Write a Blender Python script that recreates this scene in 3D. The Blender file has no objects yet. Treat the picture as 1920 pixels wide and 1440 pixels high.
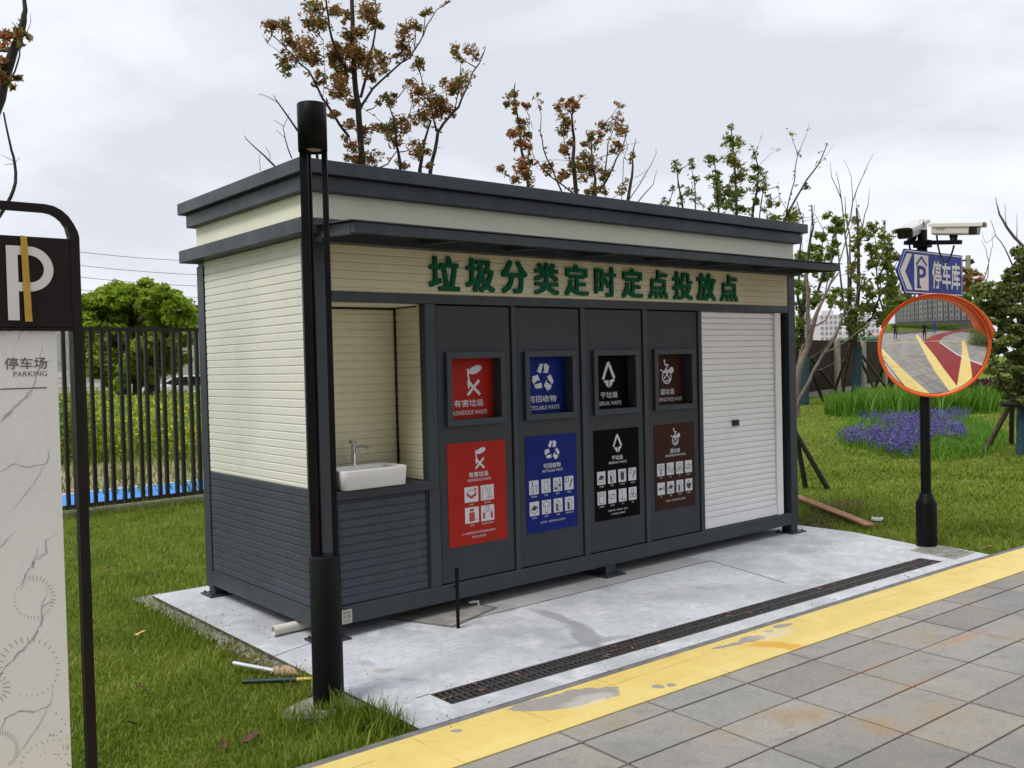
import bpy, bmesh, math, random
import numpy as np
from mathutils import Vector, Matrix
R = math.radians
random.seed(7); rng = np.random.default_rng(7)
scene = bpy.context.scene
col = scene.collection

# ------------------------------------------------------------------ camera
CAM = Vector((-2.59119892, -4.86953517, 1.59847722)); FPX = 1762.168
YAW, PITCH, ROLL = -0.6973072, -0.02265731, -0.02434160
_f = Vector((-math.sin(YAW)*math.cos(PITCH), math.cos(YAW)*math.cos(PITCH), math.sin(PITCH)))
_r0 = Vector((math.cos(YAW), math.sin(YAW), 0)); _u0 = _r0.cross(_f)
RT = _r0*math.cos(ROLL) + _u0*math.sin(ROLL); UP = -_r0*math.sin(ROLL) + _u0*math.cos(ROLL); FW = _f
cd = bpy.data.cameras.new('camera'); cam = bpy.data.objects.new('camera', cd); col.objects.link(cam)
cd.sensor_fit = 'HORIZONTAL'; cd.sensor_width = 36; cd.lens = FPX/1920*36; cd.clip_start = .05; cd.clip_end = 900
m = Matrix((RT, UP, -FW)).transposed().to_4x4(); m.translation = CAM; cam.matrix_world = m
scene.camera = cam
scene.view_settings.view_transform = 'Standard'; scene.view_settings.look = 'None'
scene.view_settings.gamma = 1; scene.view_settings.exposure = 0.19
scene.cycles.max_bounces = 6; scene.cycles.transparent_max_bounces = 6

def ray(px, py): return FW + RT*((px-960)/FPX) - UP*((py-720)/FPX)
def at(px, py, d): return CAM + ray(px, py)*d                    # point at a depth
def G(px, py, z=0.0):
    d = ray(px, py); t = (z-CAM.z)/d.z; return CAM + d*t
def onY(px, py, y):
    d = ray(px, py); t = (y-CAM.y)/d.y; return CAM + d*t

# ------------------------------------------------------------------ world + sun
SUN_EL, SUN_AZ_VEC = R(54), Vector((-0.95, -0.12, 0)).normalized()
world = bpy.data.worlds.new('World'); scene.world = world; world.use_nodes = True
wt = world.node_tree; wt.nodes.clear()
def wn(t, **k):
    n = wt.nodes.new(t)
    for a, b in k.items(): setattr(n, a, b)
    return n
sky = wn('ShaderNodeTexSky', sky_type='NISHITA', sun_disc=False)
sky.sun_elevation = SUN_EL; sky.sun_rotation = math.atan2(SUN_AZ_VEC.x, SUN_AZ_VEC.y); sky.air_density = 1.5; sky.dust_density = 3
tc = wn('ShaderNodeTexCoord'); mp = wn('ShaderNodeMapping'); mp.inputs['Scale'].default_value = (1, 1, 2.6)
mp.inputs['Location'].default_value = (.35, .1, .2)
n1 = wn('ShaderNodeTexNoise'); n1.inputs['Scale'].default_value = 1.9; n1.inputs['Detail'].default_value = 7; n1.inputs['Roughness'].default_value = .52; n1.inputs['Distortion'].default_value = .35
r1 = wn('ShaderNodeValToRGB')
r1.color_ramp.elements[0].position = .36; r1.color_ramp.elements[0].color = (6.8, 7.1, 7.8, 1)
r1.color_ramp.elements[1].position = .60; r1.color_ramp.elements[1].color = (9.3, 9.6, 10.2, 1)
e = r1.color_ramp.elements.new(.48); e.color = (8.5, 8.8, 9.5, 1)
mx = wn('ShaderNodeMix', data_type='RGBA'); mx.inputs['Factor'].default_value = .92
bg = wn('ShaderNodeBackground'); bg.inputs['Strength'].default_value = .1
wo = wn('ShaderNodeOutputWorld')
wt.links.new(tc.outputs['Generated'], mp.inputs['Vector']); wt.links.new(mp.outputs[0], n1.inputs['Vector'])
wt.links.new(n1.outputs['Fac'], r1.inputs[0])
wt.links.new(sky.outputs[0], mx.inputs['A']); wt.links.new(r1.outputs[0], mx.inputs['B'])
wt.links.new(mx.outputs['Result'], bg.inputs[0]); wt.links.new(bg.outputs[0], wo.inputs[0])
sl = bpy.data.lights.new('sun', 'SUN'); sl.energy = 2.1; sl.angle = R(22); sl.color = (1, .965, .91)
so = bpy.data.objects.new('sun', sl); col.objects.link(so)
so.rotation_euler = (-(SUN_AZ_VEC*math.cos(SUN_EL) + Vector((0, 0, math.sin(SUN_EL))))).to_track_quat('-Z', 'Y').to_euler()
so.location = (-4, 0, 9)

# ------------------------------------------------------------------ materials
class NT:
    def __init__(s, name):
        s.m = bpy.data.materials.new(name); s.m.use_nodes = True; s.t = s.m.node_tree
        s.b = s.t.nodes['Principled BSDF']; s.out = s.t.nodes['Material Output']; s._pos = None
    def n(s, t, ins=None, **k):
        n = s.t.nodes.new(t)
        for a, b in k.items(): setattr(n, a, b)
        for a, b in (ins or {}).items(): s.set(n.inputs[a], b)
        return n
    def set(s, inp, v):
        if isinstance(v, bpy.types.NodeSocket): s.t.links.new(v, inp)
        else:
            if isinstance(v, tuple) and len(v) == 3 and inp.type == 'RGBA': v = (*v, 1)
            inp.default_value = v
    def pos(s):
        if not s._pos: s._pos = s.n('ShaderNodeNewGeometry').outputs['Position']
        return s._pos
    def map(s, vec, scale=(1, 1, 1), rot=(0, 0, 0), loc=(0, 0, 0)):
        return s.n('ShaderNodeMapping', {'Vector': vec, 'Scale': scale, 'Rotation': rot, 'Location': loc}).outputs[0]
    def noise(s, scale, detail=4, rough=.55, vec=None, dist=0):
        return s.n('ShaderNodeTexNoise', {'Vector': vec or s.pos(), 'Scale': scale, 'Detail': detail, 'Roughness': rough, 'Distortion': dist}).outputs['Fac']
    def ramp(s, fac, stops):
        n = s.n('ShaderNodeValToRGB', {0: fac}); cr = n.color_ramp
        while len(cr.elements) < len(stops): cr.elements.new(.5)
        for el, (p, c) in zip(cr.elements, stops):
            el.position = p; el.color = (*c, 1) if isinstance(c, tuple) else (c, c, c, 1)
        return n.outputs[0]
    def mix(s, f, a, b, mode='MIX'):
        n = s.n('ShaderNodeMix', data_type='RGBA', blend_type=mode)
        s.set(n.inputs['Factor'], f); s.set(n.inputs['A'], a); s.set(n.inputs['B'], b); return n.outputs['Result']
    def math(s, op, a, b=0.0, c=0.0, clamp=False):
        n = s.n('ShaderNodeMath', operation=op, use_clamp=clamp); s.set(n.inputs[0], a); s.set(n.inputs[1], b); s.set(n.inputs[2], c); return n.outputs[0]
    def bump(s, h, strength=.3, dist=.01):
        o = s.n('ShaderNodeBump', {'Height': h, 'Strength': strength, 'Distance': dist}).outputs[0]
        s.t.links.new(o, s.b.inputs['Normal'])
    def blob(s, x, y, rx, ry, ang=0, edge=.25, wob=.35, wscale=5):
        """soft ellipse mask on the ground (a stain with its own shape)"""
        v = s.map(s.pos(), loc=(0, 0, 0)); sep = s.n('ShaderNodeSeparateXYZ', {0: v})
        dx = s.math('SUBTRACT', sep.outputs[0], x); dy = s.math('SUBTRACT', sep.outputs[1], y)
        ca, sa = math.cos(ang), math.sin(ang)
        a = s.math('ADD', s.math('MULTIPLY', dx, ca/rx), s.math('MULTIPLY', dy, sa/rx))
        b = s.math('ADD', s.math('MULTIPLY', dx, -sa/ry), s.math('MULTIPLY', dy, ca/ry))
        d = s.math('SQRT', s.math('ADD', s.math('MULTIPLY', a, a), s.math('MULTIPLY', b, b)))
        w = s.math('MULTIPLY', s.math('SUBTRACT', s.noise(wscale, 5, .6), .5), wob*4)
        d = s.math('ADD', d, w)
        return s.math('DIVIDE', s.math('SUBTRACT', 1+edge, d), edge*2, clamp=True)

def simple(name, c, rough=.5, metal=0, var=.12, vs=6, bump=0, bs=60, spec=.5, dirt=0):
    t = NT(name)
    f = t.noise(vs, 5)
    a = tuple(x*(1-var) for x in c); b = tuple(min(1, x*(1+var)) for x in c)
    cc = t.ramp(f, [(.3, a), (.7, b)])
    if dirt:
        st_ = t.ramp(t.noise(1, 6, .65, vec=t.map(t.pos(), (26, 26, .9))), [(.50, 0.0), (.72, 1.0)])
        cc = t.mix(t.math('MULTIPLY', st_, dirt*1.0), cc, (.30, .30, .29))
        d = t.ramp(t.noise(3, 7, .7, vec=t.map(t.pos(), (1, 1, .35))), [(.52, 0.0), (.75, 1.0)])
        cc = t.mix(t.math('MULTIPLY', d, dirt), cc, (.3, .27, .22))
    t.set(t.b.inputs['Base Color'], cc)
    rr = t.n('ShaderNodeMapRange', {'Value': t.noise(vs*3, 4), 'From Min': .3, 'From Max': .7, 'To Min': max(0, rough-.08), 'To Max': min(1, rough+.08)}).outputs[0]
    t.set(t.b.inputs['Roughness'], rr); t.b.inputs['Metallic'].default_value = metal
    t.b.inputs['Specular IOR Level'].default_value = spec
    if bump: t.bump(t.noise(bs, 4), bump, .004)
    return t.m
M = {}
M['grey'] = simple('grey_painted_steel', (.036, .045, .056), .45, var=.10, vs=2.2, bump=.05, bs=90, dirt=.035, spec=.35)
M['door'] = simple('grey_door_sheet', (.034, .040, .048), .5, var=.08, vs=1.6, bump=.05, bs=50, spec=.3)
M['greybrick'] = simple('grey_brick_panel', (.048, .057, .074), .55, var=.12, vs=3, bump=.25, bs=170, dirt=.05, spec=.35)
M['cream'] = simple('cream_brick_panel', (.69, .68, .60), .6, var=.045, vs=2.5, bump=.22, bs=170, dirt=.04)
M['creambounce'] = simple('bounce_tinted_cream_panel', (.66, .625, .45), .6, var=.045, vs=2.5, bump=.22, bs=170, dirt=.03)  # yellower copy of the cream panel, warm bounced light put into its colour
M['creamflat'] = simple('cream_painted_band', (.78, .77, .62), .55, var=.06, vs=1.5, bump=.04, bs=30, dirt=.07)
M['black'] = simple('black_seal_and_gap_shade', (.006, .006, .008), .6)
M['white_shutter'] = simple('white_shutter_metal', (.86, .86, .87), .4, var=.03, vs=2, dirt=.05)
M['white'] = simple('white_ceramic', (.78, .77, .74), .12, var=.02)
M['chrome'] = simple('chrome', (.55, .55, .56), .14, 1)
M['green'] = simple('green_letter', (.002, .112, .046), .5, var=.12, spec=.1)
M['red'] = simple('red_poster', (.37, .018, .011), .55, var=.05, spec=.15)
M['blue'] = simple('blue_poster', (.003, .017, .17), .55, var=.05, spec=.15)
M['blackp'] = simple('black_poster', (.004, .0034, .003), .6, var=.05, spec=.05)
M['brownp'] = simple('brown_poster', (.042, .014, .008), .55, var=.05, spec=.12)
M['ink'] = simple('white_print', (.62, .63, .68), .5, var=.03)
M['inkdark'] = simple('dark_print', (.035, .03, .06), .5)
M['inkred'] = simple('red_print', (.45, .03, .05), .5)
M['lamp'] = simple('black_lamp_paint', (.0045, .0045, .0055), .5, var=.25, vs=4, bump=.03, bs=200, spec=.14)
M['glasslamp'] = simple('lamp_diffuser', (.45, .38, .27), .4)
M['brown'] = simple('brown_sign_frame', (.014, .009, .008), .5, var=.15, spec=.2)
M['fence'] = simple('dark_brown_fence', (.026, .018, .015), .5, var=.2, spec=.3)
M['plinth'] = simple('fence_plinth_concrete', (.30, .28, .24), .9, var=.2, vs=8, bump=.4, bs=30)
M['orange'] = simple('orange_plastic', (.88, .15, .022), .35, var=.08, vs=5)
M['signblue'] = simple('blue_sign_sheet', (.003, .03, .27), .45, var=.06, spec=.2)
M['signwhite'] = simple('reflective_white', (.74, .72, .70), .45, var=.05)
M['cctv'] = simple('camera_housing_white', (.60, .58, .54), .4, var=.05)
M['lens'] = simple('dark_lens_window', (.006, .006, .007), .12)
M['pvc'] = simple('white_pvc', (.72, .70, .62), .35, var=.05)
M['iron'] = simple('cast_iron_grate', (.05, .047, .045), .6, var=.4, vs=30, bump=.4, bs=90)
M['dark'] = simple('drain_depth_shade', (.004, .004, .004), .9)
M['wood'] = simple('weathered_stake', (.085, .06, .042), .85, var=.4, vs=14, bump=.5, bs=50)
M['darkwood'] = simple('wet_dark_stake', (.022, .017, .014), .8, var=.4, vs=14, bump=.5, bs=50)
M['plank'] = simple('plank', (.33, .15, .075), .75, var=.3, vs=10, bump=.4, bs=60)
M['wrap'] = simple('blue_trunk_wrap', (.012, .048, .066), .85, var=.35, vs=12, bump=.5, bs=40)
M['bark'] = simple('dark_bark', (.035, .026, .022), .85, var=.4, vs=20, bump=.6, bs=60)
M['barkpale'] = simple('pale_bark', (.16, .125, .10), .85, var=.4, vs=12, bump=.6, bs=60)
M['twig'] = simple('bare_twig', (.10, .075, .06), .85, var=.3, vs=12)
M['cloth'] = simple('dirty_cloth', (.42, .30, .20), .9, var=.3, vs=40, bump=.6, bs=60)
M['greentube'] = simple('dark_green_tube', (.01, .035, .028), .5)
M['tube'] = simple('aluminium_tube', (.62, .64, .68), .3, .3)
M['yellowtape'] = simple('yellow_tape', (.48, .30, .035), .6, var=.15, vs=30)
M['plaque'] = simple('small_plaque', (.42, .40, .33), .5, var=.1, vs=40)

def seg_blob(t, pa, pb, w, edge=.3, wob=.35, ws=6):
    a_, b_ = G(*pa), G(*pb); c_ = (a_+b_)/2; d_ = b_-a_
    return t.blob(c_.x, c_.y, d_.length/2, w, math.atan2(d_.y, d_.x), edge, wob, ws)
def mat_slab():
    t = NT('new_concrete')
    big = t.noise(1.1, 9, .66, dist=.6); fine = t.noise(30, 7, .75); mid = t.noise(4.5, 9, .72, dist=.5); mott = t.noise(12, 8, .7, vec=t.map(t.pos(), (1, 1.9, 1), (0, 0, R(25))))
    c = t.ramp(big, [(.30, (.34, .36, .385)), (.46, (.455, .475, .505)), (.62, (.575, .595, .62))])
    c = t.mix(t.ramp(mid, [(.50, 0.0), (.66, .75)]), c, (.69, .70, .715))
    c = t.mix(t.ramp(mott, [(.34, .65), (.48, 0.0)]), c, (.36, .375, .40))
    c = t.mix(t.ramp(fine, [(.34, .65), (.46, 0.0)]), c, (.30, .31, .325))
    c = t.mix(t.ramp(fine, [(.60, 0.0), (.72, .5)]), c, (.80, .80, .80))
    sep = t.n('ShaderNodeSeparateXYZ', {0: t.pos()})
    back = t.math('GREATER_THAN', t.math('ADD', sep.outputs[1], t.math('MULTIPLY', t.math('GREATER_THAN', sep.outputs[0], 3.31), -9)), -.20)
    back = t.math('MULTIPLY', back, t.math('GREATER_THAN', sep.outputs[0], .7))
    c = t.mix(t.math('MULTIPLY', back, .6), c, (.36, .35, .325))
    for a_, b_, w_, k_, e_, wo_, ws_ in (((1000, 1142), (1085, 1172), .05, .75, .25, .3, 6), ((1075, 1165), (1120, 1222), .075, .8, .2, .35, 6), ((1050, 1216), (1180, 1192), .045, .7, .25, .35, 6),
            ((1215, 1122), (1440, 1098), .20, .45, .5, .45, 4), ((1300, 1100), (1345, 1106), .03, .5, .4, .4, 9), ((455, 1180), (590, 1150), .22, .45, .3, .3, 4), ((672, 1240), (700, 1248), .035, .5, .5, .5, 12), ((745, 1272), (790, 1275), .03, .5, .6, .5, 12),
            ((905, 1150), (960, 1135), .10, .55, .3, .4, 6)):
        c = t.mix(t.math('MULTIPLY', seg_blob(t, a_, b_, w_, e_, wo_, ws_), k_), c, (.27, .28, .295))
    c = t.mix(t.math('MULTIPLY', seg_blob(t, (703, 1258), (738, 1256), .035, .4, .5, 12), .6), c, (.33, .29, .22))
    cr = t.n('ShaderNodeTexVoronoi', {'Vector': t.pos(), 'Scale': .9, 'Randomness': 1.0}, feature='DISTANCE_TO_EDGE').outputs['Distance']
    t.set(t.b.inputs['Base Color'], c); t.b.inputs['Roughness'].default_value = .82
    t.bump(t.math('ADD', t.math('MULTIPLY', fine, .7), mott), .35, .008)
    return t.m
M['slab'] = mat_slab()
M['slabside'] = simple('slab_edge_soil', (.10, .075, .06), .95, var=.5, vs=12, bump=.6, bs=30)
M['joint'] = simple('slab_joint', (.13, .135, .14), .95, var=.3)
M['manhole'] = simple('dusty_manhole', (.27, .26, .235), .9, var=.25, vs=10, bump=.3, bs=60)
M['kerb'] = simple('kerb_stone', (.16, .155, .155), .9, var=.3, vs=9, bump=.4, bs=70)
M['jointsand'] = simple('paver_joint_sand', (.075, .062, .052), .95, var=.5, vs=8)

def mat_yellow():
    t = NT('yellow_path_paint')
    f = t.noise(3, 7, .65); fine = t.noise(55, 7, .75); mid = t.noise(13, 8, .7)
    c = t.ramp(f, [(.3, (.66, .49, .13)), (.7, (.76, .60, .21))])
    c = t.mix(t.ramp(fine, [(.56, 0.0), (.74, .6)]), c, (.80, .68, .36))
    c = t.mix(t.ramp(mid, [(.30, .45), (.44, 0.0)]), c, (.60, .37, .08))
    c = t.mix(t.ramp(t.noise(24, 8, .7), [(.29, .7), (.36, 0.0)]), c, (.33, .25, .15))
    stone = t.ramp(t.noise(120, 3), [(.3, (.24, .225, .20)), (.7, (.38, .36, .32))])
    sep = t.n('ShaderNodeSeparateXYZ', {0: t.pos()}); X, Y = sep.outputs[0], sep.outputs[1]
    yy = t.math('ADD', Y, t.math('MULTIPLY', X, .033))
    # lighter second coat on the side towards the pavers
    c = t.mix(t.math('MULTIPLY', t.math('LESS_THAN', t.math('ADD', yy, t.math('MULTIPLY', mid, .03)), -1.775), .22), c, (.82, .66, .28))
    # paver joints telegraphing through the paint
    wob = t.math('MULTIPLY', t.math('SUBTRACT', mid, .5), .02)
    xx = t.math('ADD', t.math('ADD', t.math('SUBTRACT', X, .20), t.math('MULTIPLY', Y, .039)), wob)
    jx = t.math('ABSOLUTE', t.math('SUBTRACT', t.math('FRACT', t.math('DIVIDE', t.math('ADD', xx, 5.4500+.10), .545)), .5))
    jm = t.math('GREATER_THAN', jx, .4935)
    jy = t.math('LESS_THAN', t.math('ABSOLUTE', t.math('ADD', t.math('ADD', yy, 1.62), wob)), .0026)
    jm2 = t.math('MAXIMUM', t.math('MULTIPLY', jm, t.ramp(t.noise(2.6, 3), [(.45, .15), (.52, .8)])), t.math('MULTIPLY', jy, t.ramp(t.noise(1.7, 5), [(.50, 0.0), (.53, .9)])))
    c = t.mix(jm2, c, (.40, .27, .09))
    w = seg_blob(t, (958, 1334), (1156, 1292), .095, .05, .32, 7)
    for a_, b_, ww in (((1222, 1287), (1247, 1289), .030), ((1249, 1284), (1268, 1287), .026), ((1335, 1218), (1405, 1202), .022), ((1385, 1204), (1432, 1193), .05), ((1434, 1186), (1449, 1183), .022), ((1449, 1178), (1484, 1170), .03), ((845, 1372), (868, 1370), .018)):
        w = t.math('MAXIMUM', w, seg_blob(t, a_, b_, ww, .06, .35, 14))
    flake = t.ramp(t.noise(6, 11, .78), [(.69, 0.0), (.71, 1.0)])
    c = t.mix(t.math('MAXIMUM', w, flake), c, stone)
    rim = seg_blob(t, (1060, 1325), (1150, 1300), .05, .4, .6, 9)
    c = t.mix(t.math('MULTIPLY', rim, .5), c, (.58, .56, .52)); c = t.mix(t.math('MULTIPLY', seg_blob(t, (1420, 1196), (1490, 1180), .06, .5, .6, 9), .45), c, (.66, .62, .56))
    c = t.mix(t.math('MULTIPLY', seg_blob(t, (1395, 1207), (1510, 1214), .055, .3, .7, 8), .8), c, (.62, .33, .02))
    t.set(t.b.inputs['Base Color'], c); t.b.inputs['Roughness'].default_value = .62
    t.bump(t.math('ADD', t.math('MULTIPLY', jm2, -2.0), t.math('ADD', fine, t.noise(160, 3))), .35, .004)
    return t.m
M['yellow'] = mat_yellow()

def mat_tile():
    t = NT('granite_paver')
    isl = t.n('ShaderNodeNewGeometry').outputs['Random Per Island']
    c = t.ramp(isl, [(0, (.245, .23, .205)), (.25, (.31, .295, .27)), (.5, (.37, .345, .30)), (.75, (.31, .305, .29)), (1, (.42, .395, .345))])
    sp = t.noise(230, 3, .75)
    c = t.mix(t.ramp(t.noise(9, 9, .75), [(.36, .55), (.50, 0.0)]), c, (.20, .195, .185)); c = t.mix(t.ramp(t.noise(40, 6, .7), [(.56, 0.0), (.72, .55)]), c, (.50, .485, .45))
    c = t.mix(t.ramp(sp, [(.38, .75), (.5, 0.0)]), c, (.17, .16, .145))
    c = t.mix(t.ramp(sp, [(.55, 0.0), (.7, .5)]), c, (.52, .50, .46))
    big = t.noise(2.2, 7, .65)
    c = t.mix(t.ramp(big, [(.52, 0.0), (.66, .6)]), c, (.32, .24, .14))
    c = t.mix(t.ramp(t.noise(1.1, 6, .6), [(.35, .45), (.52, 0.0)]), c, (.15, .15, .15))
    c = t.mix(t.math('MULTIPLY', t.blob(2.62, -2.46, .22, .030, -.1, .6, .9, 13), .75), c, (.42, .25, .15))
    c = t.mix(t.math('MULTIPLY', t.blob(1.86, -2.375, .16, .018, -.05, .7, .9, 15), .7), c, (.40, .22, .12))
    c = t.mix(t.math('MULTIPLY', t.blob(1.75, -2.64, .20, .016, -.05, .7, .9, 15), .6), c, (.40, .22, .12))
    c = t.mix(t.math('MULTIPLY', t.blob(1.05, -2.50, .14, .07, 0, .6, .6, 9), .45), c, (.36, .23, .10))
    c = t.mix(t.math('MULTIPLY', t.blob(1.18, -2.78, .10, .10, 0, .6, .6, 9), .5), c, (.36, .23, .10))
    t.set(t.b.inputs['Base Color'], c); t.b.inputs['Roughness'].default_value = .78
    t.bump(t.math('ADD', sp, t.noise(90, 3)), .6, .005)
    return t.m
M['tile'] = mat_tile()
M['redlane'] = simple('red_lane', (.24, .022, .022), .8, var=.12, vs=2, bump=.2, bs=90)
M['whiteline'] = simple('white_road_line', (.68, .68, .68), .7)

def mat_lawn():
    t = NT('lawn_ground')
    big = t.noise(.55, 6, .6); mid = t.noise(4, 6, .7); fine = t.noise(38, 5, .75, vec=t.map(t.pos(), (1, 1, 1)))
    c = t.ramp(big, [(.35, (.12, .18, .018)), (.55, (.18, .24, .026)), (.7, (.235, .28, .036))])
    c = t.mix(t.ramp(mid, [(.40, .6), (.55, 0.0)]), c, (.09, .13, .014))
    c = t.mix(t.ramp(mid, [(.62, 0.0), (.76, .5)]), c, (.16, .15, .045))
    c = t.mix(t.ramp(fine, [(.35, .7), (.5, 0.0)]), c, (.06, .085, .012))
    c = t.mix(t.ramp(fine, [(.55, 0.0), (.72, .5)]), c, (.28, .34, .06))
    t.set(t.b.inputs['Base Color'], c); t.b.inputs['Roughness'].default_value = .9; t.b.inputs['Specular IOR Level'].default_value = .1
    t.bump(t.math('ADD', fine, mid), .8, .05)
    return t.m
M['lawn'] = mat_lawn()

def leafmat(name, stops, trans=.5, rough=.45):
    t = NT(name)
    isl = t.n('ShaderNodeNewGeometry').outputs['Random Per Island']
    cl = t.noise(2.2, 3)
    f = t.math('ADD', t.math('MULTIPLY', isl, .75), t.math('MULTIPLY', t.math('SUBTRACT', cl, .5), .9))
    f = t.math('ADD', f, .12, clamp=True)
    if name == 'grass_blade':
        f = t.math('ADD', f, t.math('MULTIPLY', t.math('SUBTRACT', t.noise(.8, 5, .6), .5), 1.1), clamp=True)
    c = t.ramp(f, stops)
    t.set(t.b.inputs['Base Color'], c); t.b.inputs['Roughness'].default_value = rough; t.b.inputs['Specular IOR Level'].default_value = .3
    tr = t.n('ShaderNodeBsdfTranslucent', {'Color': t.mix(.5, c, (.5, .6, .1), 'OVERLAY')})
    ms = t.n('ShaderNodeMixShader', {0: trans}); t.t.links.new(t.b.outputs[0], ms.inputs[1]); t.t.links.new(tr.outputs[0], ms.inputs[2])
    t.t.links.new(ms.outputs[0], t.out.inputs['Surface'])
    return t.m
M['leafred'] = leafmat('reddish_leaf', [(0, (.09, .12, .03)), (.3, (.17, .19, .05)), (.5, (.31, .19, .08)), (.72, (.46, .15, .085)), (1, (.60, .25, .17))])
M['leafolive'] = leafmat('olive_leaf', [(0, (.08, .115, .025)), (.4, (.16, .21, .045)), (.7, (.25, .28, .065)), (.9, (.36, .21, .085)), (1, (.46, .18, .11))])
M['leafgreen'] = leafmat('mid_green_leaf', [(0, (.07, .115, .022)), (.4, (.15, .22, .04)), (.75, (.25, .32, .065)), (1, (.36, .40, .10))])
M['leafbright'] = leafmat('bright_green_leaf', [(0, (.09, .16, .02)), (.4, (.24, .34, .035)), (.75, (.38, .48, .055)), (1, (.50, .57, .09))])
M['leafyew'] = leafmat('evergreen_needle', [(0, (.06, .085, .022)), (.45, (.13, .17, .045)), (.8, (.24, .26, .08)), (1, (.36, .36, .13))], trans=.25)
M['purplehedge'] = leafmat('purple_hedge_leaf', [(0, (.03, .012, .015)), (.6, (.07, .022, .028)), (1, (.12, .04, .045))])
M['grass'] = leafmat('grass_blade', [(0, (.075, .125, .009)), (.4, (.145, .215, .014)), (.75, (.245, .30, .024)), (.93, (.30, .34, .07)), (1, (.42, .36, .16))], trans=.3, rough=.5)
M['iris'] = leafmat('iris_leaf', [(0, (.05, .13, .012)), (.5, (.11, .25, .02)), (1, (.21, .36, .05))])
M['purple'] = leafmat('purple_flower', [(0, (.06, .045, .22)), (.5, (.13, .09, .42)), (1, (.24, .17, .58))], trans=.2)
M['rape'] = leafmat('rape_plant', [(0, (.13, .20, .045)), (.45, (.22, .32, .065)), (.66, (.33, .42, .07)), (.74, (.70, .66, .06)), (1, (.78, .70, .05))])
M['deadleaf'] = simple('dead_leaf', (.11, .045, .028), .8, var=.4, vs=60)
M['yellowleaf'] = simple('yellow_leaf', (.68, .45, .12), .7, var=.2, vs=60)
M['gravel'] = simple('gravel', (.30, .28, .26), .9, var=.5, vs=40, bump=.5)
M['soil'] = simple('soil', (.10, .065, .04), .95, var=.5, vs=14, bump=.7, bs=40)
M['drygrass'] = simple('dry_grass_strip', (.25, .21, .115), .95, var=.4, vs=3, bump=.6, bs=14)
M['bluepath'] = simple('blue_path', (.05, .25, .68), .75, var=.12, vs=3)
M['brownfence'] = simple('brown_boundary_panel', (.034, .021, .018), .8, var=.25, vs=1, spec=.1)
M['post'] = simple('concrete_post', (.27, .26, .21), .9, var=.2)
M['greencap'] = simple('green_cap', (.10, .24, .13), .7)
M['bldwall'] = simple('far_building_wall', (.44, .41, .38), .9, var=.08)
M['bldwin'] = simple('far_building_window', (.17, .18, .20), .5, var=.2)
M['bldwhite'] = simple('far_white_wall', (.50, .49, .47), .9, var=.15)
M['bldroof'] = simple('dark_red_roof', (.07, .035, .035), .8)
M['carwhite'] = simple('white_car_paint', (.62, .64, .66), .25)
M['rubber'] = simple('rubber', (.015, .015, .015), .8)
M['skin'] = simple('skin', (.45, .27, .20), .6); M['clothdark'] = simple('dark_clothes', (.012, .012, .014), .85); M['clothblue'] = simple('blue_clothes', (.03, .08, .3), .85)

def mat_marble():
    t = NT('marble_panel')
    v = t.map(t.pos(), (1, 1, .7), (0, R(35), 0))
    d = t.noise(3.2, 8, .6, vec=v, dist=.8)
    c = t.ramp(t.noise(2, 3), [(.3, (.80, .785, .76)), (.7, (.86, .845, .82))])
    vein = t.ramp(d, [(.485, 0.0), (.498, .38), (.505, .1), (.52, 0.0)])
    c = t.mix(t.math('MULTIPLY', vein, .22), c, (.20, .19, .20))
    c = t.mix(t.math('MULTIPLY', t.ramp(t.noise(120, 5, .7), [(.55, 0.0), (.7, 1.0)]), t.blobz(.34)), c, (.22, .18, .14)) if hasattr(t, 'blobz') else c
    t.set(t.b.inputs['Base Color'], c); t.b.inputs['Roughness'].default_value = .3
    return t.m
M['marble'] = mat_marble()
M['vein'] = simple('marble_vein', (.47, .46, .48), .35, var=.3, vs=30)
M['tick'] = simple('printed_tick', (.12, .11, .11), .4)
tm = NT('mirror_surface'); tm.b.inputs['Metallic'].default_value = 1; tm.b.inputs['Base Color'].default_value = (.86, .86, .86, 1); tm.b.inputs['Roughness'].default_value = .03
M['mirror'] = tm.m

# ------------------------------------------------------------------ object helpers
W = {}
def tag(o, label=None, cat=None, group=None, kind=None):
    if label: o['label'] = label
    if cat: o['category'] = cat
    if group: o['group'] = group
    if kind: o['kind'] = kind
    return o
def thing(name, loc, label, cat, group=None):
    o = bpy.data.objects.new(name, None); col.objects.link(o); o.location = loc; o.empty_display_size = .1
    W[o.name] = Vector(loc); return tag(o, label, cat, group)
def link(name, me, mats, parent=None, origin=None, smooth=False, bevel=0):
    org = W[parent.name] if parent else Vector(origin or (0, 0, 0))
    if org.length: me.transform(Matrix.Translation(-org))
    if not isinstance(mats, (list, tuple)): mats = [mats]
    for x in mats: me.materials.append(M[x] if isinstance(x, str) else x)
    o = bpy.data.objects.new(name, me); col.objects.link(o)
    if parent: o.parent = parent
    else: o.location = org
    W[o.name] = org
    if smooth:
        me.polygons.foreach_set('use_smooth', [True]*len(me.polygons))
    if bevel:
        b = o.modifiers.new('bevel', 'BEVEL'); b.width = bevel; b.segments = 2; b.limit_method = 'ANGLE'; b.angle_limit = R(40)
        b.harden_normals = False
    return o
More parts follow.
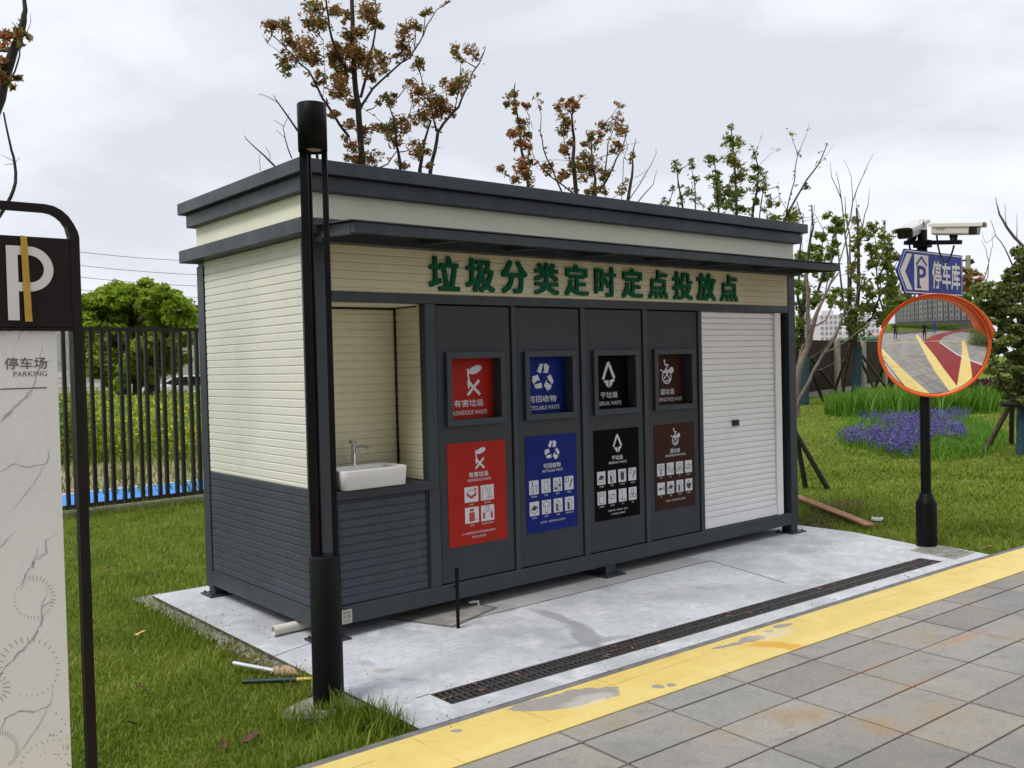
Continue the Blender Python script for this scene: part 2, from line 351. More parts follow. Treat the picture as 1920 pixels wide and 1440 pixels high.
class MB:
    def __init__(s): s.v = []; s.f = []; s.mi = []; s.sm = []
    def add(s, vs, fs, m=0, sm=False):
        k = len(s.v); s.v += [tuple(x) for x in vs]
        for f in fs: s.f.append([i+k for i in f]); s.mi.append(m); s.sm.append(sm)
    def box(s, x0, x1, y0, y1, z0, z1, m=0):
        v = [(x, y, z) for x in (x0, x1) for y in (y0, y1) for z in (z0, z1)]
        s.add(v, [(0, 1, 3, 2), (4, 6, 7, 5), (0, 4, 5, 1), (2, 3, 7, 6), (0, 2, 6, 4), (1, 5, 7, 3)], m)
    def obox(s, c, ax, ay, az, m=0):
        """oriented box: centre and three half-axis vectors"""
        c, ax, ay, az = map(Vector, (c, ax, ay, az))
        v = [c+ax*i+ay*j+az*k for i in (-1, 1) for j in (-1, 1) for k in (-1, 1)]
        s.add(v, [(0, 1, 3, 2), (4, 6, 7, 5), (0, 4, 5, 1), (2, 3, 7, 6), (0, 2, 6, 4), (1, 5, 7, 3)], m)
    def prism(s, poly, z0, z1, m=0, mtop=None):
        n = len(poly); a = sum(poly[i][0]*poly[(i+1) % n][1]-poly[(i+1) % n][0]*poly[i][1] for i in range(n))
        if a < 0: poly = poly[::-1]
        s.add([(x, y, z0) for x, y in poly]+[(x, y, z1) for x, y in poly],
              [(i, (i+1) % n, (i+1) % n+n, i+n) for i in range(n)], m)
        s.add([(x, y, z1) for x, y in poly], [tuple(range(n))], m if mtop is None else mtop)
    def strip(s, A, B, z0, z1, m=0):
        """solid strip between two polylines of equal length"""
        n = len(A)
        s.add([(*p, z1) for p in A]+[(*p, z1) for p in B], [(i, i+1, n+i+1, n+i) for i in range(n-1)], m)
        for P in (A, B):
            s.add([(*p, z0) for p in P]+[(*p, z1) for p in P], [(i, i+1, n+i+1, n+i) for i in range(n-1)], m)
    def tube(s, pts, rad, n=8, m=0, caps=True, sm=True):
        pts = [Vector(p) for p in pts]
        if not isinstance(rad, (list, tuple)): rad = [rad]*len(pts)
        vs = []; prev = None
        for i, p in enumerate(pts):
            d = (pts[min(i+1, len(pts)-1)]-pts[max(i-1, 0)])
            if d.length < 1e-9: d = Vector((0, 0, 1))
            d.normalize()
            a = prev if prev is not None else (Vector((1, 0, 0)) if abs(d.x) < .8 else Vector((0, 1, 0)))
            a = (a-d*a.dot(d)).normalized(); b = d.cross(a); prev = a
            for k in range(n):
                t = 2*math.pi*k/n; vs.append(p+(a*math.cos(t)+b*math.sin(t))*rad[i])
        fs = [(i*n+k, i*n+(k+1) % n, (i+1)*n+(k+1) % n, (i+1)*n+k) for i in range(len(pts)-1) for k in range(n)]
        s.add(vs, fs, m, sm)
        if caps:
            s.add(vs[:n], [tuple(range(n))[::-1]], m); s.add(vs[-n:], [tuple(range(n))], m)
    def lathe(s, c, prof, n=32, m=0, sm=True):
        c = Vector(c); vs = [c+Vector((r*math.cos(2*math.pi*k/n), r*math.sin(2*math.pi*k/n), z)) for r, z in prof for k in range(n)]
        s.add(vs, [(i*n+k, i*n+(k+1) % n, (i+1)*n+(k+1) % n, (i+1)*n+k) for i in range(len(prof)-1) for k in range(n)], m, sm)
    def build(s, name, mats, parent=None, origin=None, smooth=False, bevel=0):
        me = bpy.data.meshes.new(name); me.from_pydata(s.v, [], s.f); me.polygons.foreach_set('material_index', s.mi)
        o = link(name, me, mats, parent, origin, False, bevel)
        me.polygons.foreach_set('use_smooth', [True]*len(s.f) if smooth else s.sm); me.update()
        return o
def fast(name, V, F, mats, parent=None, origin=None, mi=None):
    """mesh from numpy arrays"""
    me = bpy.data.meshes.new(name); k = F.shape[1]
    me.vertices.add(len(V)); me.vertices.foreach_set('co', V.astype(np.float32).ravel())
    me.loops.add(F.size); me.loops.foreach_set('vertex_index', F.astype(np.int32).ravel())
    me.polygons.add(len(F)); me.polygons.foreach_set('loop_start', np.arange(0, F.size, k, dtype=np.int32))
    me.polygons.foreach_set('loop_total', np.full(len(F), k, dtype=np.int32))
    if mi is not None: me.polygons.foreach_set('material_index', mi.astype(np.int32))
    me.update(calc_edges=True); me.validate()
    return link(name, me, mats, parent, origin)

# text: glyph outlines as flat or solid geometry fitted into a rectangle
_tc = {}
def glyphs(body, depth=0.0):
    k = (body, depth)
    if k not in _tc:
        c = bpy.data.curves.new('tmp', 'FONT'); c.body = body; c.extrude = depth; c.resolution_u = 3
        o = bpy.data.objects.new('tmp', c); col.objects.link(o)
        me = o.to_mesh()
        vs = [tuple(v.co) for v in me.vertices]; fs = [tuple(p.vertices) for p in me.polygons]
        o.to_mesh_clear(); bpy.data.objects.remove(o); bpy.data.curves.remove(c)
        _tc[k] = (vs, fs)
    return _tc[k]
def put_text(mb, body, u0, u1, v0, v1, P, m=0, bold=0.0, depth=0.0, w=0.0):
    """fit body into the rectangle u0..u1 x v0..v1; P maps (u, v, w) to the world; bold widens the strokes"""
    vs, fs = glyphs(body, depth)
    if not vs: return
    xs = [v[0] for v in vs]; ys = [v[1] for v in vs]; ax, bx, ay, by = min(xs), max(xs), min(ys), max(ys)
    offs = [(0, 0)]
    if bold: offs += [(1, 1), (-1, 1), (1, -1), (-1, -1)]
    if bold > .02: offs += [(1, 0), (-1, 0), (0, 1), (0, -1)]
    sx = (u1-u0)/(bx-ax+2*bold); sy = (v1-v0)/(by-ay+2*bold)
    for k, (ox, oy) in enumerate(offs):
        mb.add([P(u0+(x-ax+bold*(1+ox))*sx, v0+(y-ay+bold*(1+oy))*sy, w+z+k*.00012) for x, y, z in vs], fs, m)
def put_poly(mb, pts, P, m=0, w=0.0): mb.add([P(u, v, w) for u, v in pts], [tuple(range(len(pts)))], m)
def put_line(mb, pts, wd, P, m=0, w=0.0, closed=False):
    if closed: pts = list(pts)+[pts[0]]
    for j_, ((a, b), (c, d)) in enumerate(zip(pts[:-1], pts[1:])):
        if j_: w += .00007 if j_ % 2 else -.00007
        L = math.hypot(c-a, d-b) or 1e-6; nx, ny = -(d-b)/L*wd/2, (c-a)/L*wd/2; ex, ey = (c-a)/L*wd*.4, (d-b)/L*wd*.4
        mb.add([P(a+nx-ex, b+ny-ey, w), P(a-nx-ex, b-ny-ey, w), P(c-nx+ex, d-ny+ey, w), P(c+nx+ex, d+ny+ey, w)], [(0, 1, 2, 3)], m)
def arc(cx, cy, rx, ry, a0, a1, n=12): return [(cx+rx*math.cos(R(a0+(a1-a0)*i/n)), cy+ry*math.sin(R(a0+(a1-a0)*i/n))) for i in range(n+1)]

# ------------------------------------------------------------------ ground, path, slab
LZ = -.035
YT = [(-14, -1.1), (-1.5, -1.459), (-.8, -1.481), (1.5, -1.554), (2.7, -1.592), (4.6, -1.6515), (5.4, -1.70), (9, -2.0), (14, -2.6), (30, -5)]
YB = [(-14, -1.42), (-1.5, -1.834), (-.8, -1.857), (1.34, -1.928), (2.93, -1.980), (4.57, -2.034), (6, -2.09), (9, -2.35), (14, -2.95), (30, -5.4)]
def interp(P, x):
    for (a, b), (c, d) in zip(P[:-1], P[1:]):
        if a <= x <= c: return b+(d-b)*(x-a)/(c-a)
    return P[-1][1] if x > P[-1][0] else P[0][1]
g = MB(); nx = 60
g.prism([(-300, -300), (300, -300), (300, 300), (-300, 300)], LZ-.3, LZ-.001)
tag(g.build('ground', 'lawn'), 'lawn and open ground reaching the horizon', None, None, 'structure'); 
g = MB(); xs = [x for x, _ in YT]
A = [(x, interp(YT, x)+.05) for x in xs]; B = [(x, interp(YT, x)) for x in xs]
g.strip(A, B, -.1, -.002); tag(g.build('kerb', 'kerb', bevel=.004), kind='structure')
g = MB(); g.strip([(x, interp(YT, x)-.004) for x in xs], [(x, -60) for x in xs], -.12, -.012)
tag(g.build('path_bed', 'jointsand'), kind='structure')
g = MB(); xs2 = sorted(set([x for x, _ in YT]+[x for x, _ in YB]))
g.strip([(x, interp(YT, x)-.004) for x in xs2], [(x, interp(YB, x)) for x in xs2], -.10, .002)
tag(g.build('yellow_path_strip', 'yellow'), kind='structure')
g = MB(); th = R(-2.25); tw, td, gap = .545, .2755, .005
def trot(x, y): return (x*math.cos(th)-y*math.sin(th), x*math.sin(th)+y*math.cos(th))
for j in range(0, 42):
    for i in range(-22, 26):
        x0, x1 = .2+i*tw+.0075, .2+(i+1)*tw-.0075; y1 = -2.028-j*td-gap; y0 = y1-td+2*gap
        if j > 12 and (i < -16 or i > 12): continue
        z = -.0025+random.uniform(-.0012, .0012); zz = [z+random.uniform(-.0006, .0006) for _ in range(4)]
        c = .004; P0 = [(x0, y0), (x1, y0), (x1, y1), (x0, y1)]; P1 = [(x0+c, y0+c), (x1-c, y0+c), (x1-c, y1-c), (x0+c, y1-c)]
        vs = [(*trot(*p), z-.012) for p in P0]+[(*trot(*p), z-.002) for p in P0]+[(*trot(*p), q) for p, q in zip(P1, zz)]
        g.add(vs, [(0, 1, 5, 4), (1, 2, 6, 5), (2, 3, 7, 6), (3, 0, 4, 7), (4, 5, 9, 8), (5, 6, 10, 9), (6, 7, 11, 10), (7, 4, 8, 11), (8, 9, 10, 11)])
# narrow cut row along the yellow strip
for i in range(-22, 26):
    x0, x1 = .2+i*tw+.0075, .2+(i+1)*tw-.0075
    a0, a1 = interp(YB, x0)-.003, interp(YB, x1)-.003; b = -2.028+gap
    p = [trot(x0, b), trot(x1, b)]
    if a0-p[0][1] < .02 or a1-p[1][1] < .02: continue
    z = -.0025; vs = [(*p[0], z-.012), (*p[1], z-.012), (p[1][0], a1, z-.012), (p[0][0], a0, z-.012)]; vs += [(x, y, z) for x, y, _ in vs]
    g.add(vs, [(0, 1, 5, 4), (1, 2, 6, 5), (2, 3, 7, 6), (3, 0, 4, 7), (4, 5, 6, 7)])
tag(g.build('pavement', 'tile'), kind='structure')
# markings farther along the plaza (seen in the convex mirror)
def sheet(name, A, B, z, mt, kind='structure'):
    g = MB(); g.strip(A, B, -.01, z); return tag(g.build(name, mt), kind=kind)
RB = [(4.6, -2.45), (3.4, -3.0), (2.5, -3.35), (1.1, -3.98), (-2.4, -5.5), (-4.6, -7.9), (-6.2, -11), (-7, -16), (-7.6, -26)]
RC = [(4.5, -4.3), (3.8, -4.45), (3.0, -4.6), (2, -4.85), (-1.2, -6.3), (-3.2, -8.7), (-4.6, -11.6), (-5.2, -16), (-5.6, -26)]
sheet('red_cycle_lane', RB, RC, .004, 'redlane')
sheet('yellow_line_band', [(4.4, -2.30), (2.8, -2.87), (1.6, -3.37), (-2.6, -5.20), (-7, -7.1)], [(4.55, -2.5), (2.9, -3.22), (1.6, -3.82), (-2.4, -5.5), (-6.8, -7.45)], .008, 'yellow')
sheet('yellow_line_branch', [(4.15, -2.55), (3.5, -3.35), (2.5, -4.65), (1.4, -6.05), (-.3, -8.05)], [(4.3, -3.0), (3.85, -3.6), (2.9, -4.75), (1.7, -6.15), (-.05, -8.2)], .012, 'yellow')
sheet('yellow_line_cross', [(-3.3, -2.4), (-2.45, -5.0), (-1.85, -6.5), (-.1, -8.0)], [(-3.16, -2.4), (-2.3, -5.0), (-1.7, -6.42), (0, -7.9)], .016, 'yellow')
sheet('white_edge_line', [(x, y-.0) for x, y in RC], [(x-.02, y-.09) for x, y in RC], .0125, 'whiteline')
# concrete slab with a drain channel cut along its front
SX0, SX1, SYB = -.30, 5.08, 1.92
def slab_front(x): return interp(YT, x)+.05
GYc = [(-.02, -1.2135), (4.50, -1.392)]    # drain centre line
HW = .092
gx0, gx1 = -.02, 4.50
s = MB()
xm = [gx0, .6, 1.06, 1.6, 2.04, 2.6, 3.27, 3.9, gx1]
for a, b in zip(xm[:-1], xm[1:]):
    s.prism([(a, interp(GYc, a)+HW), (b, interp(GYc, b)+HW), (b, SYB), (a, SYB)], -.2, 0, 1, 0)
    s.prism([(a, slab_front(a)), (b, slab_front(b)), (b, interp(GYc, b)-HW), (a, interp(GYc, a)-HW)], -.2, 0, 1, 0)
s.prism([(SX0, slab_front(SX0)), (gx0, slab_front(gx0)), (gx0, SYB), (SX0, SYB)], -.2, 0, 1, 0)
s.prism([(gx1, slab_front(gx1)), (4.985, slab_front(4.985)), (5.09, -1.10), (4.965, -1.07), (5.15, -.36), (5.135, .17), (5.16, SYB), (gx1, SYB)], -.2, 0, 1, 0)
# tooled joints and the pale end block of the drain
def groove(p, q, w=.010): 
    d = (Vector(q)-Vector(p)).normalized(); n_ = Vector((-d.y, d.x))*w/2; p, q = Vector(p), Vector(q)
    s.add([(*(p+n_), .002), (*(p-n_), .002), (*(q-n_), .002), (*(q+n_), .002)], [(0, 1, 2, 3)], 2)
groove((.72, -.20), (3.32, -.20)); groove((3.32, -.20), (3.09, -1.03), .008); groove((SX0, -.02), (.1, .10), .006)
groove((-.02, -1.118), (-.10, -1.118), .006)
slab = tag(s.build('concrete_slab', ['slab', 'slabside', 'joint']), kind='structure')
g = MB(); g.strip([(x, interp(GYc, x)+HW) for x in xm], [(x, interp(GYc, x)-HW) for x in xm], -.05, -.045)
tag(g.build('drain_channel', 'dark'), kind='structure')  # near-black colour stands in for the shade of a deep channel
# grate sections
n_sec = 9; 
for k in range(n_sec):
    xa, xb = gx0+(gx1-gx0)*k/n_sec+.003, gx0+(gx1-gx0)*(k+1)/n_sec-.003
    ya, yb = interp(GYc, xa), interp(GYc, xb); L = math.hypot(xb-xa, yb-ya)
    o = thing('drain_grate', (xa, ya, 0), 'black cast iron drain grate section, one of the row along the concrete slab', 'drain grate', 'drain grate sections along the slab')
    ex = Vector((xb-xa, yb-ya, 0)).normalized(); ey = Vector((-ex.y, ex.x, 0)); base = Vector((xa, ya, -.012))
    mb = MB()
    for off in (-.085, 0, .085): mb.obox(base+ex*L/2+ey*off, ex*L/2, ey*(.007 if off else .008), Vector((0, 0, .011)))
    for e_ in (0.004, L-.004): mb.obox(base+ex*e_, ex*.004, ey*.085, Vector((0, 0, .0105)))
    nb = 14
    for i in range(1, nb):
        for sgn in (-1, 1):
            c = base+ex*(L*i/nb)+ey*(.0425*sgn)
            mb.obox(c+Vector((0, 0, random.uniform(-.001, 0))), ex*.0062+ey*.004*sgn, ey*.038, Vector((0, 0, .010)))
    mb.build('grate_bars', 'iron', o)
    if k % 2 == 0:
        mb = MB()
        for _ in range(5):
            c = base+ex*random.uniform(0, L)+ey*random.uniform(-.08, .08)+Vector((0, 0, .012)); a = random.uniform(0, 6)
            mb.obox(c, Vector((math.cos(a), math.sin(a), 0))*random.uniform(.008, .02), Vector((-math.sin(a), math.cos(a), 0))*.004, Vector((0, 0, .0012)))
        mb.build('leaf_debris', 'plank', o)['kind'] = 'stuff'
# manhole plates
t = thing('manhole_cover', (.95, -.03, 0), 'flat grey concrete manhole plate half under the kiosk beside the thin black pipe', 'manhole cover')
mb = MB(); mb.prism([(.60, .16), (.76, -.25), (1.20, -.10), (1.15, .22)], -.01, .006); mb.build('plate', 'manhole', t, bevel=.002)
mb = MB(); mb.prism([(.57, .18), (.745, -.275), (1.235, -.11), (1.18, .25)], -.015, .002); mb.build('rim', 'joint', t)
mb = MB(); mb.tube([(1.17, .02, .006), (1.17, .02, .03), (1.11, .045, .03)], .008); mb.build('lifting_tab', 'pvc', t)
t = thing('utility_cover', (4.85, -1.28, 0), 'square stone utility cover with raised bars in front of the mirror pole', 'utility cover')
mb = MB(); uc = [(4.714, -1.112), (5.082, -1.103), (4.967, -1.512), (4.626, -1.513)]
mb.prism(uc, -.05, .004)
for i in range(1, 12):
    for j in range(1, 8):
        if random.random() < .25: continue
        u, v = i/12, j/8
        p = Vector(uc[3])*(1-u)*(1-v)+Vector(uc[2])*u*(1-v)+Vector(uc[1])*u*v+Vector(uc[0])*(1-u)*v
        mb.box(p.x-.008, p.x+.008, p.y-.016, p.y+.016, .004, .009)
mb.build('cover_plate', 'manhole', t)

# ------------------------------------------------------------------ the kiosk
L, D = 4.847, 1.676
K = thing('waste_kiosk', (L/2, D/2, 0), 'long grey and cream waste sorting kiosk with green lettering, four bin hatches and white shutter', 'kiosk')
fr = MB(); cw = .10
for x0, x1 in ((0, .135), (L-.105, L)):
    for y0, y1 in ((0, .11), (D-.11, D)): fr.box(x0, x1, y0, y1, .06, 2.33)
fr.box(.135, L-.105, .001, .10, .079, .186)                         # front base beam
fr.box(.135, L-.105, D-.10, D-.001, .079, .186)
fr.box(.001, .10, .11, D-.11, .079, .186); fr.box(L-.10, L-.001, .11, D-.11, .079, .186)
fr.box(.135, L-.105, .002, .08, 1.983, 2.042)                       # lintel
for x0, x1 in ((.79, .872), (1.497, 1.540), (2.148, 2.200), (2.812, 2.858), (3.474, 3.520)):
    fr.box(x0, x1, .003, .07, .186, 1.983)
fr.build('frame', 'grey', K, bevel=.004)
b = MB(); b.box(.79, L-.12, .085, .09, .19, 2.0); b.box(.03, .12, .12, D-.12, .19, 2.3); b.box(.12, L-.12, .36, D-.12, .10, 2.33); b.box(.79, L-.12, .09, .36, .10, 2.33)
b.build('inner_core', 'black', K)  # filler coloured near-black to stand in for shade in the door gaps
b = MB(); b.box(-.089, L+.089, -.089, D+.089, 2.3595, 2.4459)
b.build('lower_fascia', 'grey', K, bevel=.003)
b = MB(); b.box(.005, L-.005, .005, D-.005, 2.446, 2.6065); b.build('cream_band', 'creamflat', K)
b = MB(); b.box(-.0465, L+.0465, -.0465, D+.0465, 2.607, 2.6975); b.box(-.0905, L+.0905, -.0905, D+.0905, 2.6985, 2.779)
b.build('roof', 'grey', K, bevel=.004)
b = MB(); b.box(.01, L-.01, .01, D-.01, 2.32, 2.359); b.build('ring_beam', 'grey', K)

def bricks(name, O, U, V, N, Wd, Hh, mt, parent, rowh=.05, bl=.165, top=True, seed=0):
    """embossed insulated wall panel: running-bond bricks raised from a backing"""
    O, U, V, N = map(Vector, (O, U, V, N)); mb = MB(); rr = random.Random(seed)
    mb.add([O, O+U*Wd, O+U*Wd+V*Hh, O+V*Hh], [(0, 1, 2, 3)])
    nrow = int(math.ceil(Hh/rowh)); 
    for j in range(nrow):
        v0, v1 = (Hh-(j+1)*rowh, Hh-j*rowh) if top else (j*rowh, (j+1)*rowh)
        v0, v1 = max(v0, 0), min(v1, Hh)
        if v1-v0 < .006: continue
        off = (j % 2)*bl/2+rr.uniform(-.02, .02); u = -off
        P = [O+U*x+V*y for x, y in ((0, v0+.0012), (Wd, v0+.0012), (Wd, v1-.0012), (0, v1-.0012))]
        Q = [O+U*x+V*y+N*.0041 for x, y in ((0, v0+.0058), (Wd, v0+.0058), (Wd, v1-.0040), (0, v1-.0040))]
        mb.add(P+Q, [(0, 1, 5, 4), (2, 3, 7, 6), (4, 5, 6, 7)])
        while u < Wd:
            a, c = max(u, 0), min(u+bl, Wd)
            if c-a > .01:
                hh = .0052+rr.uniform(-.0004, .0004); i0, i1 = v0+.0062, v1-.0044
                if i1 > i0:
                    P = [O+U*x+V*y+N*.0040 for x, y in ((a+.0006, i0-.0004), (c-.0006, i0-.0004), (c-.0006, i1+.0004), (a+.0006, i1+.0004))]
                    Q = [O+U*x+V*y+N*hh for x, y in ((a+.0016, i0+.0006), (c-.0016, i0+.0006), (c-.0016, i1-.0006), (a+.0016, i1-.0006))]
                    mb.add(P+Q, [(0, 1, 5, 4), (1, 2, 6, 5), (2, 3, 7, 6), (3, 0, 4, 7), (4, 5, 6, 7)])
            u += bl
    return mb.build(name, mt, parent)
# left end wall (normal -x): u runs from back to front
bricks('cream_wall', (.014, D-.117, .884), (0, -1, 0), (0, 0, 1), (-1, 0, 0), D-.234, 2.36-.884, 'cream', K, seed=1)
bricks('grey_wall', (.013, D-.117, .187), (0, -1, 0), (0, 0, 1), (-1, 0, 0), D-.234, .884-.187, 'greybrick', K, seed=2)
bricks('cream_wall', (L-.014, .11, .884), (0, 1, 0), (0, 0, 1), (1, 0, 0), D-.22, 2.36-.884, 'cream', K, seed=3)
bricks('grey_wall', (L-.013, .11, .187), (0, 1, 0), (0, 0, 1), (1, 0, 0), D-.22, .884-.187, 'greybrick', K, seed=4)
bricks('back_wall', (L-.11, D-.012, .187), (-1, 0, 0), (0, 0, 1), (0, 1, 0), L-.22, 2.33-.187, 'cream', K, seed=5)
bricks('sign_panel', (.135, .012, 2.042), (1, 0, 0), (0, 0, 1), (0, -1, 0), L-.24, .278, 'creambounce', K, seed=6)
# wash niche
bricks('niche_back_wall', (.135, .345, .868), (1, 0, 0), (0, 0, 1), (0, -1, 0), .655, 1.115, 'creambounce', K, seed=7)
bricks('niche_side_wall', (.788, .335, .868), (0, -1, 0), (0, 0, 1), (-1, 0, 0), .275, 1.115, 'creambounce', K, seed=8)
bricks('niche_side_wall', (.137, .07, .868), (0, 1, 0), (0, 0, 1), (1, 0, 0), .275, 1.115, 'creambounce', K, seed=9)
b = MB(); b.box(.137, .788, .07, .345, 1.975, 1.983, 0); b.build('niche_ceiling', 'creamflat', K)
b = MB(); b.box(.774, .787, .325, .344, .868, 1.974); b.box(.14, .774, .332, .344, 1.960, 1.974); b.box(.777, .787, .08, .325, 1.966, 1.974)
b.build('corner_trim', 'black', K)
bricks('niche_front_panel', (.145, .022, .187), (1, 0, 0), (0, 0, 1), (0, -1, 0), .628, .622, 'greybrick', K, rowh=.0505, bl=.2, top=False, seed=10)
b = MB(); b.box(.772, .789, .012, .05, .187, .81); b.build('panel_seal', 'black', K)
b = MB(); b.box(.112, .835, -.008, .343, .812, .866); b.build('counter', 'door', K, bevel=.004)

# sign lettering
text = '垃圾分类定时定点投放点'
X0s = [(.925, 1.165-.0), ]
xr = [(806.5, 864), (876, 930), (942, 991), (1004, 1050), (1061, 1105.5), (1117, 1157), (1168, 1207.5), (1217.5, 1254.5), (1263, 1300.6), (1308, 1344), (1352, 1385)]
for ch, (a, c) in zip(text, xr):
    p0, p1 = onY(a, 515, -.015).x, onY(c, 540, -.015).x
    mb = MB(); put_text(mb, ch, p0, p1, 2.066, 2.288, lambda u, v, w: (u, .004-w, v), bold=.025, depth=.006, w=.007)
    o = mb.build('sign_letter', 'green', K)

# posters
def P_at(x0, z0, y): return lambda u, v, w=0: (x0+u, y-w, z0+v)
def sym_hazard(mb, cx, cy, s, P, m, w):
    leaf = arc(cx+.12*s, cy+.33*s, .27*s, .12*s, 0, 360, 14)[:-1]
    ca, sa = math.cos(R(18)), math.sin(R(18))
    leaf = [((x-cx-.12*s)*ca-(y-cy-.33*s)*sa+cx+.12*s, (x-cx-.12*s)*sa+(y-cy-.33*s)*ca+cy+.33*s) for x, y in leaf]
    put_poly(mb, leaf, P, m, w)
    put_line(mb, [(cx-.17*s, cy+.35*s), (cx-.15*s, cy+.1*s), (cx-.12*s, cy-.02*s)], .06*s, P, m, w+.0003)
    put_line(mb, [(cx-.17*s, cy-.42*s), (cx+.24*s, cy-.02*s)], .09*s, P, m, w+.0006)
    put_line(mb, [(cx-.16*s, cy-.03*s), (cx+.26*s, cy-.42*s)], .09*s, P, m, w+.0009)
    put_poly(mb, [(cx-.16*s, cy+.08*s), (cx-.02*s, cy-.1*s), (cx-.16*s, cy-.26*s), (cx-.2*s, cy-.12*s)], P, m, w+.0012)
def sym_recycle(mb, cx, cy, s, P, m, w):
    for k in range(3):
        a = R(120*k)
        def T(x, y): return (cx+(x*math.cos(a)-y*math.sin(a))*s, cy+(x*math.sin(a)+y*math.cos(a))*s)
        put_poly(mb, [T(*q) for q in ((-.13, .46), (.01, .46), (-.07, .21), (-.11, .14), (-.26, .22))], P, m, w)
        put_poly(mb, [T(*q) for q in ((.04, .46), (.19, .46), (.235, .38), (.29, .41), (.21, .15), (-.02, .17), (.055, .22))], P, m, w)
def sym_residual(mb, cx, cy, s, P, m, w):
    put_line(mb, [(cx-.27*s, cy-.1*s), (cx-.04*s, cy+.40*s)], .11*s, P, m, w)
    put_line(mb, [(cx+.0*s, cy+.42*s), (cx+.25*s, cy-.06*s)], .12*s, P, m, w+.0003)
    put_poly(mb, [(cx-.26*s, cy-.18*s), (cx-.02*s, cy-.18*s), (cx-.02*s, cy-.44*s), (cx-.15*s, cy-.34*s), (cx-.15*s, cy-.27*s), (cx-.22*s, cy-.26*s)], P, m, w+.0006)
    put_poly(mb, [(cx+.03*s, cy-.18*s), (cx+.27*s, cy-.12*s), (cx+.30*s, cy-.04*s), (cx+.27*s, cy-.22*s), (cx+.16*s, cy-.27*s), (cx+.16*s, cy-.34*s), (cx+.03*s, cy-.44*s)], P, m, w+.0006)
def sym_food(mb, cx, cy, s, P, m, w):
    put_line(mb, arc(cx, cy-.14*s, .24*s, .25*s, 0, 360, 16), .05*s, P, m, w)
    put_line(mb, [(cx-.12*s, cy+.45*s), (cx-.08*s, cy+.3*s), (cx+.08*s, cy+.3*s), (cx-.1*s, cy+.08*s), (cx+.06*s, cy+.02*s), (cx-.14*s, cy-.2*s)], .055*s, P, m, w+.0003)
    put_line(mb, [(cx-.34*s, cy+.12*s), (cx-.12*s, cy+.02*s), (cx+.3*s, cy+.04*s)], .05*s, P, m, w+.0006)
    put_poly(mb, arc(cx+.26*s, cy+.10*s, .13*s, .12*s, 0, 360, 12)[:-1], P, m, w+.0009)
    put_line(mb, [(cx-.02*s, cy-.02*s), (cx+.18*s, cy-.26*s), (cx-.1*s, cy-.3*s)], .05*s, P, m, w+.0012)
    put_poly(mb, arc(cx-.12*s, cy+.46*s, .05*s, .05*s, 0, 360, 8)[:-1], P, m, w+.0009)
